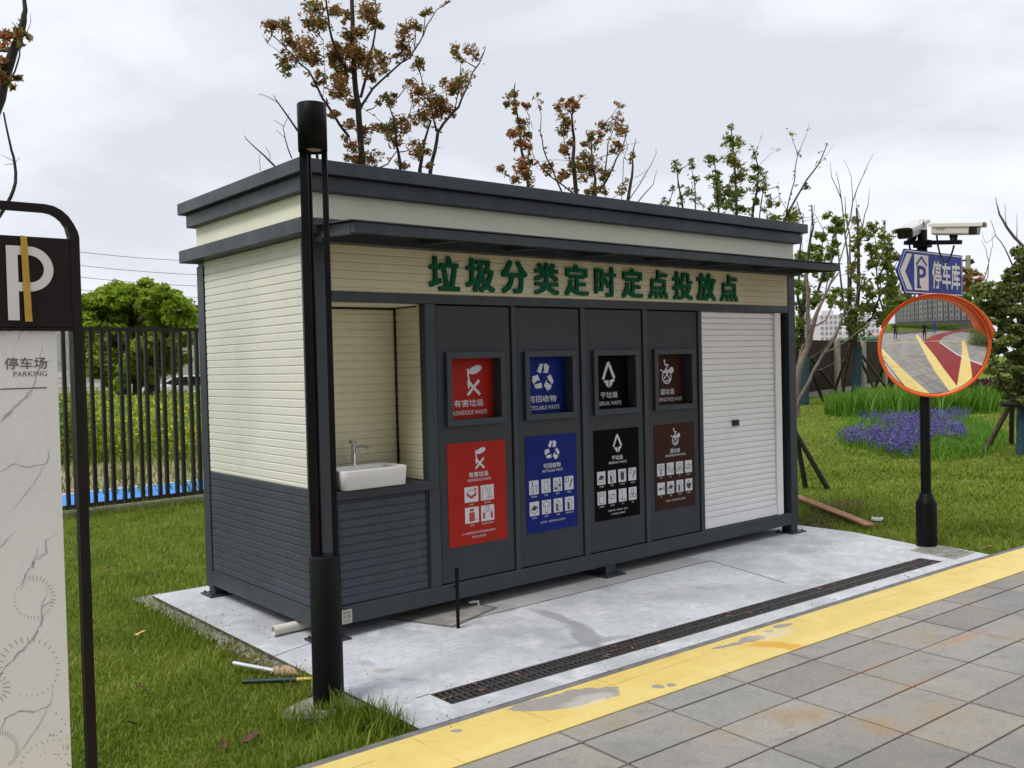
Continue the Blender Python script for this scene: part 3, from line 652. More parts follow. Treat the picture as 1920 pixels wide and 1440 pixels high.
ICONS = {
 'battery': (['f', [(.15, .45), (.5, .2), (.85, .42), (.85, .6), (.5, .38), (.15, .6)]], ['l', [(.15, .6), (.5, .82), (.85, .6), (.5, .38), (.15, .6)]], ['c', .78, .82, .09]),
 'tubes': (['l', [(.12, .1), (.12, .9)]], ['l', [(.35, .95), (.55, .5)]], ['l', [(.7, .85), (.72, .45), (.5, .15), (.9, .2)]]),
 'medicine': (['f', [(.3, .1), (.7, .1), (.7, .68), (.3, .68)]], ['f', [(.36, .74), (.64, .74), (.64, .9), (.36, .9)]], ['c', .82, .2, .05]),
 'paint': (['l', [(.4, .6), (.6, .6), (.6, .92), (.4, .92), (.4, .6)]], ['f', [(.14, .15), (.3, .15), (.3, .45), (.22, .65), (.14, .45)]], ['f', [(.72, .15), (.88, .15), (.88, .45), (.8, .65), (.72, .45)]]),
 'bottle': (['l', [(.25, .1), (.45, .1), (.45, .5), (.38, .65), (.38, .9)]], ['l', [(.25, .1), (.25, .5), (.32, .65), (.32, .9)]], ['l', [(.6, .6), (.85, .6), (.75, .35), (.72, .1)]]),
 'can': (['l', [(.3, .15), (.7, .15), (.75, .5), (.66, .85), (.36, .8), (.25, .5), (.3, .15)]],),
 'plastic': (['f', [(.15, .12), (.42, .12), (.42, .3), (.15, .3)]], ['l', [(.15, .12), (.15, .55), (.28, .8), (.42, .55), (.42, .12)]], ['l', [(.6, .1), (.82, .1), (.82, .6), (.72, .9), (.6, .6), (.6, .1)]], ['f', [(.6, .35), (.82, .35), (.82, .5), (.6, .5)]]),
 'scroll': (['l', [(.1, .6), (.45, .6), (.45, .9), (.1, .9), (.1, .6)]], ['f', [(.5, .2), (.6, .15), (.9, .75), (.78, .8)]]),
 'box': (['f', [(.15, .45), (.55, .35), (.85, .6), (.45, .75)]], ['l', [(.15, .45), (.2, .25), (.55, .12), (.85, .35), (.85, .6)]]),
 'shirt': (['l', [(.35, .1), (.65, .1), (.65, .6), (.8, .55), (.85, .75), (.62, .9), (.38, .9), (.15, .75), (.2, .55), (.35, .6), (.35, .1)]],),
 'milk': (['l', [(.3, .1), (.7, .1), (.72, .65), (.5, .88), (.28, .65), (.3, .1)]], ['f', [(.3, .1), (.5, .1), (.5, .6), (.3, .6)]]),
 'bin': (['f', [(.3, .15), (.7, .15), (.74, .75), (.26, .75)]], ['l', [(.2, .8), (.8, .8)]]),
 'leafy': (['f', [(.4, .1), (.6, .1), (.55, .45), (.45, .45)]], ['l', arc(.35, .65, .18, .2, 0, 360, 8)], ['l', arc(.65, .65, .18, .2, 0, 360, 8)]),
 'banana': (['l', arc(.6, .8, .42, .6, 180, 330, 8)], ['l', arc(.62, .8, .3, .4, 190, 320, 8)]),
 'fish': (['f', [(.1, .5), (.3, .62), (.6, .52), (.6, .46), (.3, .38)]], ['l', [(.6, .5), (.9, .65), (.9, .35), (.6, .5)]]),
 'bowl': (['f', [(.12, .62), (.88, .62), (.72, .25), (.5, .15), (.28, .25)]], ['l', [(.3, .7), (.5, .85), (.6, .68)]]),
 'bag': (['l', [(.25, .1), (.75, .1), (.78, .9), (.65, .9), (.62, .65), (.38, .65), (.35, .9), (.22, .9), (.25, .1)]],),
 'nut': (['l', arc(.5, .68, .16, .2, 0, 360, 8)], ['l', arc(.3, .35, .18, .16, 0, 360, 8)], ['l', arc(.7, .35, .18, .16, 0, 360, 8)]),
 'broom': (['l', [(.4, .9), (.42, .35)]], ['f', [(.3, .12), (.54, .12), (.42, .4)]], ['f', [(.62, .12), (.85, .12), (.7, .24)]]),
 'oval': (['l', arc(.5, .5, .38, .2, 0, 360, 12)], ['l', [(.25, .35), (.7, .65)]]),
}
def icon(mb, name, u0, u1, v0, v1, P, w, mw, mi):
    put_poly(mb, [(u0, v0), (u1, v0), (u1, v1), (u0, v1)], P, mw, w); a, b_ = u1-u0, v1-v0
    for k, it in enumerate(ICONS[name]):
        ww = w+.0005+.0002*k
        if it[0] == 'f': put_poly(mb, [(u0+x*a, v0+y*b_) for x, y in it[1]], P, mi, ww)
        elif it[0] == 'l': put_line(mb, [(u0+x*a, v0+y*b_) for x, y in it[1]], .0038, P, mi, ww)
        else: put_poly(mb, arc(u0+it[1]*a, v0+it[2]*b_, it[3]*a, it[3]*b_, 0, 360, 10)[:-1], P, mi, ww)
PW, PH = .483, .670
def poster(parent, x0, mt, sym, cn, en, rows, caps, sent, food=False):
    z0 = .4155; P = P_at(x0, z0, .0105); mb = MB()
    mb.box(x0, x0+PW, .0105, .0125, z0, z0+PH, 0)
    q = lambda v: PH*(1-v)
    cx = .53 if len(rows[0]) == 2 else .515
    sym(mb, PW*cx, q(.165), .15, P, 1, .0008)
    hw = .17 if len(cn) == 4 else .125
    put_text(mb, cn, PW*(cx-hw-.01), PW*(cx+hw-.01), q(.345), q(.293), P, 1, bold=.015, w=.0008)
    ew = .20 if len(en) < 18 else .25
    put_text(mb, en, PW*(cx-ew), PW*(cx+ew), q(.385), q(.36), P, 1, bold=.012, w=.0008)
    if len(rows[0]) == 2: us = [(.27, .505), (.545, .775)]; vs = [(.435, .585), (.635, .79)]
    else: us = [(.055, .235), (.29, .465), (.52, .695), (.745, .925)]; vs = [(.455, .60), (.675, .82)]
    for r_, (va, vb) in enumerate(vs):
        for c_, (ua, ub) in enumerate(us):
            icon(mb, rows[r_][c_], PW*ua, PW*ub, q(vb), q(va), P, .0008, 1, 2)
            cap = caps[r_][c_]; cwid = min(.011*len(cap)/PW, (ub-ua)*1.1); uc_ = (ua+ub)/2
            put_text(mb, cap, PW*(uc_-cwid/2*1.0), PW*(uc_+cwid/2), q(vb+.032), q(vb+.013), P, 1, w=.0008)
    sv = .875 if len(rows[0]) == 2 else .89
    for k, t_ in enumerate(sent):
        hwid = min(.36, .0148*len(t_)/PW/2*1.0) if len(rows[0]) == 2 else min(.38, .0148*len(t_)/PW/2)
        put_text(mb, t_, PW*(.5-hwid), PW*(.5+hwid), q(sv+.022+k*.042), q(sv+k*.042), P, 1, w=.0008)
    mb.build('poster', [mt, 'ink', 'inkred' if mt == 'red' else 'inkdark'], parent)
def sticker(parent, x0, mt, sym, cn, en, sx, cx_, ex):
    """sheet at the back of the hatch; world x ranges for symbol and words"""
    y = .078; mb = MB(); mb.box(x0-.03, x0+.405+.004, y, y+.002, 1.225, 1.645, 0)
    P = lambda u, v, w=0: (u, y-w, v)
    sym(mb, (sx[0]+sx[1])/2, 1.487, .215, P, 1, .001)
    put_text(mb, cn, *cx_, 1.315, 1.362, P, 1, bold=.012, w=.001)
    put_text(mb, en, *ex, 1.262, 1.291, P, 1, bold=.012, w=.001)
    mb.build('hatch_sheet', [mt, 'ink'], parent)
bins = [
 ('red', sym_hazard, '有害垃圾', 'HAZARDOUS WASTE', [['battery', 'tubes'], ['medicine', 'paint']], [['废电池', '废荧光灯管'], ['废药品', '废油漆溶剂及包装物']], ['对人体健康或者自然环境造成直接或者潜在', '危害的生活废弃物'], (1.134, 1.286), (1.055, 1.30), (1.020, 1.329)),
 ('blue', sym_recycle, '可回收物', 'RECYCLABLE WASTE', [['bottle', 'can', 'plastic', 'scroll'], ['box', 'shirt', 'milk', 'milk']], [['废玻璃制品', '废金属', '废塑料', '废纸张'], ['废旧家具', '废织物', '废电器', '纸塑铝复合包装']], ['适宜回收、可循环利用的生活废弃物'], (1.739, 1.942), (1.700, 1.962), (1.668, 1.991)),
 ('blackp', sym_residual, '干垃圾', 'RESIDUAL WASTE', [['box', 'milk', 'bin', 'scroll'], ['bag', 'oval', 'broom', 'nut']], [['一次性餐具', '餐巾纸', '卫生间用纸', '一次性用品'], ['污损塑料袋', '陶瓷制品', '灰土', '贝壳']], ['除有害垃圾、可回收物、湿垃圾', '以外的其他生活废弃物'], (2.412, 2.593), (2.410, 2.596), (2.365, 2.631)),
 ('brownp', sym_food, '湿垃圾', 'HOUSEHOLD FOOD WASTE', [['leafy', 'banana', 'nut', 'oval'], ['fish', 'box', 'milk', 'bowl']], [['蔬菜', '瓜果', '糕点', '加工食品'], ['鱼', '肉骨', '茶叶渣', '剩菜剩饭']], ['易腐垃圾、易腐的生物质生活废弃物'], (3.073, 3.253), (3.081, 3.253), (3.005, 3.345)),
]
for k, (mt, sym, cn, en, rows, caps, sent, sx, cx_, ex) in enumerate(bins):
    x0 = (.872, 1.540, 2.200, 2.858)[k]; x1 = (1.497, 2.148, 2.812, 3.474)[k]; a = x0+.009; c = x1-.012
    hx0, hx1 = .981+.6617*k, 1.385+.6617*k; hz0, hz1 = 1.238, 1.634
    d = MB(); y0, y1 = .014, .032
    d.box(a, hx0, y0, y1, .195, 1.972); d.box(hx1, c, y0, y1, .195, 1.972); d.box(hx0, hx1, y0, y1, .195, hz0); d.box(hx0, hx1, y0, y1, hz1, 1.972)
    dd = d.build('bin_door', 'door', K); 
    dd['label'] = ('grey bin door with red hazardous waste poster', 'grey bin door with blue recyclable waste poster', 'grey bin door with black residual waste poster', 'grey bin door with brown food waste poster')[k]
    h = MB(); o_ = .041
    for A_ in ((hx0-o_, hx1+o_, hz1, hz1+o_), (hx0-o_, hx1+o_, hz0-o_, hz0), (hx0-o_, hx0, hz0, hz1), (hx1, hx1+o_, hz0, hz1)):
        h.box(A_[0], A_[1], -.012, .013, A_[2], A_[3])
    h.build('hatch_frame', 'grey', dd, bevel=.003)
    h = MB()
    h.box(hx0-.003, hx0-.001, .0, .08, hz0, hz1); h.box(hx1+.0005, hx1+.002, .0, .08, hz0, hz1); h.box(hx0, hx1, 0, .08, hz0-.002, hz0-.0005); h.box(hx0, hx1, 0, .08, hz1+.0005, hz1+.002)
    h.build('hatch_reveal', 'grey', dd)
    sticker(dd, hx0, mt, sym, cn, en, sx, cx_, ex)
    poster(dd, .9405+.6605*k, mt, sym, cn, en, rows, caps, sent)
# roller shutter
sh = MB(); sx0, sx1 = 3.522, 4.548; pitch = .0487
n_sl = 35
for i in range(n_sl):
    z1 = 1.982-i*pitch; z0 = z1-pitch; prof = [(.0375, z0+.0008), (.0335, z0+.0025), (.0305, z0+.014), (.0298, z0+.026), (.0315, z0+.040), (.0350, z1-.0035), (.0385, z1-.0008)]
    vs = [(x, y, z) for x in (sx0, sx1) for y, z in prof]; n_ = len(prof)
    sh.add(vs, [(j, j+n_, j+n_+1, j+1) for j in range(n_-1)], 0, False)
sh.box(sx0, sx1, .022, .045, .192, 1.982-n_sl*pitch-.001, 0); sh.box(sx0, sx1, .047, .05, .19, 1.985, 1)
shutter = sh.build('roller_shutter', ['white_shutter', 'black'], K)
gd = MB(); gd.box(4.552, 4.636, .012, .06, .187, 1.982); gd.build('shutter_guide', 'white_shutter', shutter, bevel=.003)
lk = MB(); p = onY(1380, 793, .02); lk.box(p.x-.042, p.x+.042, .014, .03, p.z-.024, p.z+.024, 0); lk.tube([(p.x+.012, .013, p.z), (p.x+.012, .005, p.z)], .009, 10, 1)
lk.build('lock', ['black', 'chrome'], shutter, bevel=.002)
# canopy
cp = MB(); 
ca, cb, cy_ = .03, 4.84, -.452
def slope(y, top): return (2.398 if top else 2.352)+(y+.089)*(.055)
cp.add([(ca-.03, cy_-.012, slope(cy_, 1)+.004), (cb+.03, cy_-.012, slope(cy_, 1)+.004), (cb+.03, -.088, 2.402), (ca-.03, -.088, 2.402),
        (ca-.03, cy_-.012, slope(cy_, 1)+.010), (cb+.03, cy_-.012, slope(cy_, 1)+.010), (cb+.03, -.088, 2.408), (ca-.03, -.088, 2.408)],
       [(0, 3, 2, 1), (4, 5, 6, 7), (0, 1, 5, 4), (1, 2, 6, 5), (3, 0, 4, 7)], 0)
can = cp.build('canopy', 'grey', K)
cf = MB(); cf.box(ca, cb, cy_, cy_+.04, 2.322, 2.377); cf.build('front_rail', 'grey', can, bevel=.002)
for i in range(8):
    x = ca+.02+(cb-ca-.04)*i/7; q = MB(); w = .022
    q.add([(x-w, cy_+.04, 2.318), (x+w, cy_+.04, 2.318), (x+w, -.088, 2.335), (x-w, -.088, 2.335), (x-w, cy_+.04, 2.376), (x+w, cy_+.04, 2.376), (x+w, -.088, 2.399), (x-w, -.088, 2.399)],
          [(0, 3, 2, 1), (4, 5, 6, 7), (0, 4, 7, 3), (1, 2, 6, 5), (0, 1, 5, 4)], 0)
    q.build('rafter', 'grey', can)
cf = MB(); cf.box(ca, cb, -.0885, .0, 2.315, 2.359); cf.build('back_rail', 'grey', can)
# feet
for x in (.068, 2.41, L-.06):
    for y in (.055, D-.055):
        q = MB(); 
        if x == 2.41: q.box(x-.05, x+.05, y-.045, y+.045, .011, .0785)
        else: q.box(x-.05, x+.05, y-.05, y+.05, .011, .0785)
        f_ = q.build('foot', 'grey', K, bevel=.002)
        q = MB(); q.box(x-.10, x+.11, y-.10, y+.09, .001, .011)
        for bx_ in (-.075, .08):
            for by_ in (-.075, .07): q.tube([(x+bx_, y+by_, .010), (x+bx_, y+by_, .024)], .008, 6)
        q.build('foot_plate', 'grey', f_)
# name plate on the base beam
q = MB(); q.box(.14, .209, -.003, .001, .086, .166, 0)
P = P_at(.14, .086, -.003)
put_text(q, '质保铭牌', .008, .058, .058, .070, P, 1, w=.0006); put_text(q, '021 800', .008, .060, .034, .050, P, 1, w=.0006); put_text(q, 'No. 0186', .012, .056, .010, .022, P, 1, w=.0006)
q.build('name_plate', ['plaque', 'inkdark'], K)

# wash basin with its tap, standing on the counter
B0 = thing('wash_basin', (.40, .11, .866), 'white rectangular ceramic wash basin with chrome tap on the niche counter', 'wash basin')
def rrect(x0, x1, y0, y1, r, n=6):
    pts = []
    for cx, cy, a in ((x1-r, y1-r, 0), (x0+r, y1-r, 90), (x0+r, y0+r, 180), (x1-r, y0+r, 270)):
        for i in range(n+1): pts.append((cx+r*math.cos(R(a+90*i/n)), cy+r*math.sin(R(a+90*i/n))))
    return pts
bs = MB(); bx0, bx1, by0, by1 = .155, .618, -.035, .285
loops = [(rrect(bx0+.03, bx1-.03, by0+.03, by1-.03, .03), .867), (rrect(bx0+.008, bx1-.008, by0+.008, by1-.008, .035), .871), (rrect(bx0, bx1, by0, by1, .04), .985-.006),
         (rrect(bx0+.001, bx1-.001, by0+.001, by1-.001, .04), .985), (rrect(bx0+.010, bx1-.010, by0+.010, by1-.055, .035), .985), (rrect(bx0+.013, bx1-.013, by0+.013, by1-.058, .035), .980),
         (rrect(bx0+.03, bx1-.03, by0+.03, by1-.075, .03), .90), (rrect(bx0+.07, bx1-.07, by0+.07, by1-.10, .02), .892)]
n_ = len(loops[0][0]); vs = [(x, y, z) for lp, z in loops for x, y in lp]
bs.add(vs, [(i*n_+k, i*n_+(k+1) % n_, (i+1)*n_+(k+1) % n_, (i+1)*n_+k) for i in range(len(loops)-1) for k in range(n_)], 0, True)
bs.add([(x, y, .892) for x, y in loops[-1][0]], [tuple(range(n_))]); bs.add([(x, y, .867) for x, y in loops[0][0]], [tuple(range(n_))[::-1]])
o = bs.build('basin_bowl', 'white', B0)
tp = MB(); tx, ty = .400, .255
tp.lathe((tx, ty, .985), [(.024, 0), (.022, .006), (.015, .012), (.0145, .10), (.017, .115), (.017, .125), (.001, .126)], 20)
tp.tube([(tx, ty, 1.095), (tx+.03, ty-.05, 1.105), (tx+.055, ty-.09, 1.095), (tx+.058, ty-.094, 1.080)], [.011, .010, .009, .009], 12)
tp.obox((tx, ty, 1.125), (.019, 0, 0), (0, .012, 0), (0, 0, .010)); tp.obox((tx-.018, ty+.0, 1.132), (.012, -.002, 0), (.001, .008, 0), (0, 0, .008))
tp.build('tap', 'chrome', B0)

# ------------------------------------------------------------------ street lamp
LP = Vector((-.43, -.87, LZ))
S = thing('street_lamp', LP, 'tall black street lamp with cylindrical head on thin bars in front of the kiosk corner', 'street lamp')
q = MB(); q.lathe(LP, [(.0735, 0), (.0735, .735), (.0715, .738), (.02, .739), (0.001, .739)], 40); q.build('base_sleeve', 'lamp', S)
lat = Vector((RT.x, RT.y, 0)).normalized(); dep = Vector((-lat.y, lat.x, 0))
for a, bb, w in ((-.044, 0, .0185), (-.030, .048, .010), (.053, .004, .0125)):
    q = MB(); c = LP+lat*a+dep*bb
    q.obox(c+Vector((0, 0, 1.70)), lat*w, dep*.012, Vector((0, 0, .970))); q.build('pole_bar', 'lamp', S, bevel=.002)
q = MB(); z0, z1 = 2.616-LZ, 2.838-LZ
q.lathe(LP, [(.060, z0+.004), (.068, z0), (.0685, z1-.004), (.066, z1), (.001, z1)], 40)
q.lathe(LP, [(.060, z0+.004), (.060, z0+.03)], 40)
hd = q.build('lamp_head', 'lamp', S)
q = MB(); q.lathe(LP, [(.0595, z0+.012), (.001, z0+.012)], 32, 0); q.build('diffuser', 'glasslamp', hd)
pd = MB(); pts = [(LP.x+.21*math.cos(R(a))*(1+.25*random.random()), LP.y+.13*math.sin(R(a))*(1+.35*random.random())) for a in range(0, 360, 30)]
pd.prism(pts, -.06, -.012); pd.build('footing', 'manhole', S)

# ------------------------------------------------------------------ parking totem (left foreground)
TP = thing('parking_totem', (-1.95, -1.44, 0), 'marble parking totem with dark arched frame and big P in the left foreground', 'sign')
tx1 = -1.652; tw_ = .031; ty0, ty1 = -1.485, -1.445; tx0 = -2.35
fr = MB(); ro = .105; rc = 10; path = [(tx1-tw_/2, -.02), (tx1-tw_/2, 2.164-ro)]
path += [(tx1-tw_/2-ro*.85+ro*.85*math.cos(R(a)), 2.150-ro+ro*math.sin(R(a))*1.0) for a in (15, 30, 45, 60, 75, 90)] + [(tx0+.1, 2.150), (tx0+.03, 2.12), (tx0, 2.05), (tx0, -.02)]
hw = tw_/2; n_ = len(path); vs = []
for i, (x, z) in enumerate(path):
    a, c = Vector(path[max(i-1, 0)]), Vector(path[min(i+1, n_-1)]); d_ = (c-a).normalized(); nrm = Vector((d_.y, -d_.x))*hw*(1 if i < 3 else .82)
    for sg in (1, -1):
        for y in (ty0, ty1): vs.append((x+nrm.x*sg, y, z+nrm.y*sg))
fr.add(vs, [(4*i+a, 4*i+b_, 4*i+4+b_, 4*i+4+a) for i in range(n_-1) for a, b_ in ((0, 1), (1, 3), (3, 2), (2, 0))])
fr.build('frame', 'brown', TP, bevel=.002)
q = MB(); q.box(tx0+hw, tx1-tw_+.003, ty0+.004, ty1-.01, 1.752, 2.052); hb = q.build('letter_box', 'brown', TP, bevel=.002)
q = MB(); q.box(tx0+hw, tx1-tw_, ty0-.003, ty1-.012, 1.742, 1.751); q.build('trim_strip', 'brown', TP)
q = MB(); P = lambda u, v, w=0: (u, ty0+.004-w, v)
# letter P from plane shapes
px0, px1, pz0, pz1 = -1.879, -1.738, 1.776, 2.019; st = .034
put_poly(q, [(px0, pz0), (px0+st, pz0), (px0+st, pz1), (px0, pz1)], P, 0, .004)
rad = .074; cxp, czp = px1-rad, pz1-rad
out = arc(cxp, czp, rad, rad, 90, -90, 20); inn = arc(cxp, czp, rad-st*.86, rad-st*.86, 90, -90, 20)
for i in range(20): q.add([P(*out[i], .004), P(*out[i+1], .004), P(*inn[i+1], .004), P(*inn[i], .004)], [(0, 3, 2, 1)])
put_poly(q, [(px0+st, pz1-st*.86), (cxp, pz1-st*.86), (cxp, pz1), (px0+st, pz1)], P, 0, .004)
put_poly(q, [(px0+st, czp-rad), (cxp, czp-rad), (cxp, czp-rad+st*.86), (px0+st, czp-rad+st*.86)], P, 0, .004)
q.build('letter', 'signwhite', hb)
q = MB(); put_poly(q, [(-1.830, 1.772), (-1.808, 1.772), (-1.816, 2.051), (-1.836, 2.053)], P, 0, .0075); q.build('yellow_tape', 'yellowtape', hb)
q = MB(); q.box(tx0+hw+.01, -1.733, ty0+.012, ty1-.008, .02, 1.741, 0)
P = lambda u, v, w=0: (u, ty0+.012-w, v)
put_text(q, '停车场', -1.892, -1.765, 1.616, 1.655, P, 1, bold=.008, w=.0008); put_text(q, 'PARKING', -1.868, -1.766, 1.592, 1.609, P, 1, w=.0008)
put_poly(q, [(-2.2, 1.551), (-1.768, 1.551), (-1.768, 1.555), (-2.2, 1.555)], P, 1, .0008)
def TZ(px, py): p = onY(px, py, ty0+.012); return (p.x-.008, p.z)
rv = random.Random(5)
def vein(pts, wd):
    pp = [TZ(*p) for p in pts]; out = []
    for a, c in zip(pp[:-1], pp[1:]):
        n_ = max(2, int(math.hypot(c[0]-a[0], c[1]-a[1])/.012))
        for i in range(n_): out.append((a[0]+(c[0]-a[0])*i/n_+rv.uniform(-.0035, .0035), a[1]+(c[1]-a[1])*i/n_+rv.uniform(-.0035, .0035)))
    out.append(pp[-1]); n_ = len(out)
    for i in range(n_-1):
        f = math.sin(math.pi*(i+.5)/n_)**.6
        put_line(q, out[i:i+2], wd*f*rv.uniform(.4, 1.1), P, 2, .0004+.00008*(i % 5))
def z1_(x, y): return (x/2.1825, 340+y/2.1825)
def z2_(x, y): return (x/3.13, 980+y/3.13)
for pts, wd in (([z1_(*p) for p in ((185, 670), (165, 790), (130, 870), (70, 930), (0, 1000))], .006), ([z1_(*p) for p in ((140, 870), (100, 900), (60, 940), (20, 975))], .009),
    ([z1_(*p) for p in ((215, 1080), (205, 1140), (190, 1160), (130, 1165), (60, 1160), (0, 1195))], .005), ([z1_(*p) for p in ((205, 1140), (150, 1240), (60, 1345))], .003),
    ([z1_(*p) for p in ((100, 612), (75, 670))], .003), ([z1_(*p) for p in ((235, 730), (170, 745))], .003),
    ([z2_(*p) for p in ((360, 50), (290, 100), (285, 180), (220, 220), (170, 300), (135, 395))], .006), ([z2_(*p) for p in ((240, 150), (220, 220), (210, 260))], .006),
    ([z2_(*p) for p in ((360, 450), (300, 470), (260, 500), (265, 570), (230, 640), (180, 710), (110, 780), (50, 840), (10, 900))], .007), ([z2_(*p) for p in ((300, 370), (260, 500))], .003),
    ([z2_(*p) for p in ((110, 50), (60, 100), (0, 150))], .004), ([z2_(*p) for p in ((330, 960), (320, 1040), (290, 1080), (210, 1105), (130, 1105), (50, 1140), (10, 1220))], .006),
    ([z2_(*p) for p in ((320, 1050), (230, 1210), (115, 1370))], .004)):
    vein(pts, wd)
def dial(cx, cy, rr_, a0, a1, n_, l0, l1, wd=.0012):
    for i in range(n_):
        f = i/(n_-1); a = R(a0+(a1-a0)*f); l = l0+(l1-l0)*f
        p, r__ = TZ(cx+rr_*math.cos(a), cy-rr_*math.sin(a)), TZ(cx+(rr_+l)*math.cos(a), cy-(rr_+l)*math.sin(a))
        put_line(q, [p, r__], wd, P, 1, .0010)
dial(67, 1121, 34, 100, -240, 34, 10, 1.5); dial(61, 1252, 50, 190, -110, 26, 12, 2, .0015); dial(6, 1405, 28, 100, -60, 20, 10, 5); dial(105, 1450, 62, 170, 80, 10, 3, 3, .0015); dial(-8, 1290, 20, 60, -50, 7, 14, 10, .0015)
# spatter of dried mud at the foot of the panel
for _ in range(260):
    u_ = -1.736-abs(rv.gauss(0, .05)); v_ = .02+abs(rv.gauss(0, .17)); e_ = rv.uniform(.0008, .0028)
    if u_ > -1.95: put_poly(q, arc(u_, v_, e_, e_, 0, 300, 5), P, 3, .0009)
q.build('marble_panel', ['marble', 'tick', 'vein', 'soil'], TP)

# ------------------------------------------------------------------ mirror pole group
MP = Vector((4.99, -1.115, LZ))
T = thing('mirror_pole', MP, 'black round pole with thick lower sleeve carrying the mirror, sign and cameras', 'pole')
q = MB(); q.lathe(MP, [(.082, 0), (.082, .395), (.081, .400), (.060, .438), (.057, .442), (.053, .468), (.041, .474)], 36); q.build('base_sleeve', 'lamp', T)
q = MB(); q.lathe(MP, [(.0405, .46), (.040, 2.30), (.037, 2.31), (.037, 2.640), (.001, 2.641)], 24); q.build('pole_shaft', 'lamp', T)
arm0 = at(1697, 455.5, 7.86); arm1 = at(1801.7, 454, 7.42)
q = MB(); dv = (arm1-arm0).normalized(); sd = dv.cross(Vector((0, 0, 1))).normalized(); upv = sd.cross(dv)
q.obox((arm0+arm1)/2, dv*((arm1-arm0).length/2), sd*.02, upv*.017); q.obox(Vector((MP.x, MP.y, (arm0.z+arm1.z)/2)), (.055, 0, 0), (0, .055, 0), (0, 0, .03))
q.build('camera_arm', 'lamp', T, bevel=.003)
q = MB(); c = Vector((MP.x, MP.y, 2.640)); 
q.lathe(c, [(.001, -.012), (.018, -.010)]+[(.030*math.cos(R(a)), .02+.030*math.sin(R(a))) for a in range(-50, 91, 14)], 20); q.build('ball_cap', 'chrome', T)
# convex mirror
uX = Vector((0, 0, 1)).cross(Vector((-.84783395, -.5145732, -.1280313))).normalized()       # to the right as seen from the front
n_m = Vector((-.84783395, -.5145732, -.1280313)).normalized()
MC = Vector((5.02, -1.17, 1.655)) + n_m*.10 + uX*.0 + Vector((0, 0, .01)); mr = .400; Rm = 1.8
if uX.dot(RT) < 0: uX = -uX
uY = n_m.cross(uX); 
if uY.z < 0: uY = -uY
T2 = thing('traffic_mirror', MC, 'round convex traffic mirror with orange rim and hood on the black pole', 'traffic mirror')
q = MB(); nr, na = 28, 96; hcap = Rm-math.sqrt(Rm*Rm-mr*mr); Sc = MC+n_m*(hcap-Rm)
vs = [Sc+n_m*Rm]; fs = []
for i in range(1, nr+1):
    r_ = mr*i/nr; d_ = math.sqrt(Rm*Rm-r_*r_)
    for k in range(na): a = 2*math.pi*k/na; vs.append(Sc+n_m*d_+(uX*math.cos(a)+uY*math.sin(a))*r_)
for k in range(na): fs.append((0, 1+k, 1+(k+1) % na))
for i in range(nr-1):
    for k in range(na): a0 = 1+i*na; fs.append((a0+k, a0+na+k, a0+na+(k+1) % na, a0+(k+1) % na))
q.add(vs, fs, 0, True); q.build('mirror_face', 'mirror', T2, smooth=True)
q = MB()
prof = [(mr-.004, .008), (mr+.004, .016), (mr+.018, .014), (mr+.024, .0), (mr+.020, -.03), (mr-.03, -.05), (.12, -.09), (.001, -.095)]
vs = [MC+n_m*h_+(uX*math.cos(2*math.pi*k/na)+uY*math.sin(2*math.pi*k/na))*r_ for r_, h_ in prof for k in range(na)]
q.add(vs, [(i*na+k, i*na+(k+1) % na, (i+1)*na+(k+1) % na, (i+1)*na+k) for i in range(len(prof)-1) for k in range(na)], 0, True)
q.build('rim', 'orange', T2)
q = MB(); na2 = 64; vs = []
for k in range(na2+1):
    f = k/na2; a = R(6+152*f); w = .012+.25*(1-f)**.8*min(1, f/.09)
    dirv = uX*math.cos(a)+uY*math.sin(a)
    for ins, oo in ((0, 0), (1, 0), (1, .006), (0, .006)):
        vs.append(MC+dirv*(mr+.016+oo+(.012*ins))+n_m*(.0+ins*w))
q.add(vs, [(4*k+a_, 4*k+b_, 4*k+4+b_, 4*k+4+a_) for k in range(na2) for a_, b_ in ((0, 1), (1, 2), (2, 3), (3, 0))], 0, True)
q.build('hood', 'orange', T2)
q = MB(); q.tube([MC-n_m*.09, Vector((MP.x, MP.y, MC.z))], .02, 12); q.lathe((MP.x, MP.y, MC.z-.04), [(.046, 0), (.046, .08)], 20)
q.build('bracket', 'lamp', T2)
# arrow sign
pL, pR = at(1670, 506, 7.36), at(1794, 521, 8.10); ax_ = Vector((pR.x-pL.x, pR.y-pL.y, 0)); SL = ax_.length; ax_.normalize(); nS = Vector((ax_.y, -ax_.x, 0))
if nS.dot(CAM-pL) < 0: nS = -nS
pL = pL+nS*.05; zc = (pL.z+pR.z)/2; SH = .355; z0 = zc-SH/2; org = Vector((pL.x, pL.y, z0)); tipw = .115*SL
T3 = thing('arrow_sign', Vector((MP.x, MP.y, zc)), 'blue left-pointing car park arrow sign on the black pole above the mirror', 'sign')
P = lambda u, v, w=0: org+ax_*u+Vector((0, 0, v))+nS*w
outl = [(0, SH/2), (tipw, SH), (SL, SH), (SL, 0), (tipw, 0)]
q = MB(); n_ = 5
q.add([P(u, v, 0) for u, v in outl]+[P(u, v, -.012) for u, v in outl], [tuple(range(5)), tuple(range(9, 4, -1))]+[(i, i+5, (i+1) % 5+5, (i+1) % 5) for i in range(5)], 0)
ins = [(.022, SH/2), (tipw+.006, SH-.014), (SL-.016, SH-.014), (SL-.016, .014), (tipw+.006, .014)]
put_line(q, ins, .008, P, 1, .001, closed=True)
cw_ = .075*SL
for sg in (1, -1):
    v1 = SH/2+sg*(SH/2-.035)
    put_poly(q, [(.045, SH/2), (.045+cw_, SH/2), (tipw+.03+cw_, v1), (tipw+.03, v1)], P, 1, .0012+.0002*sg)
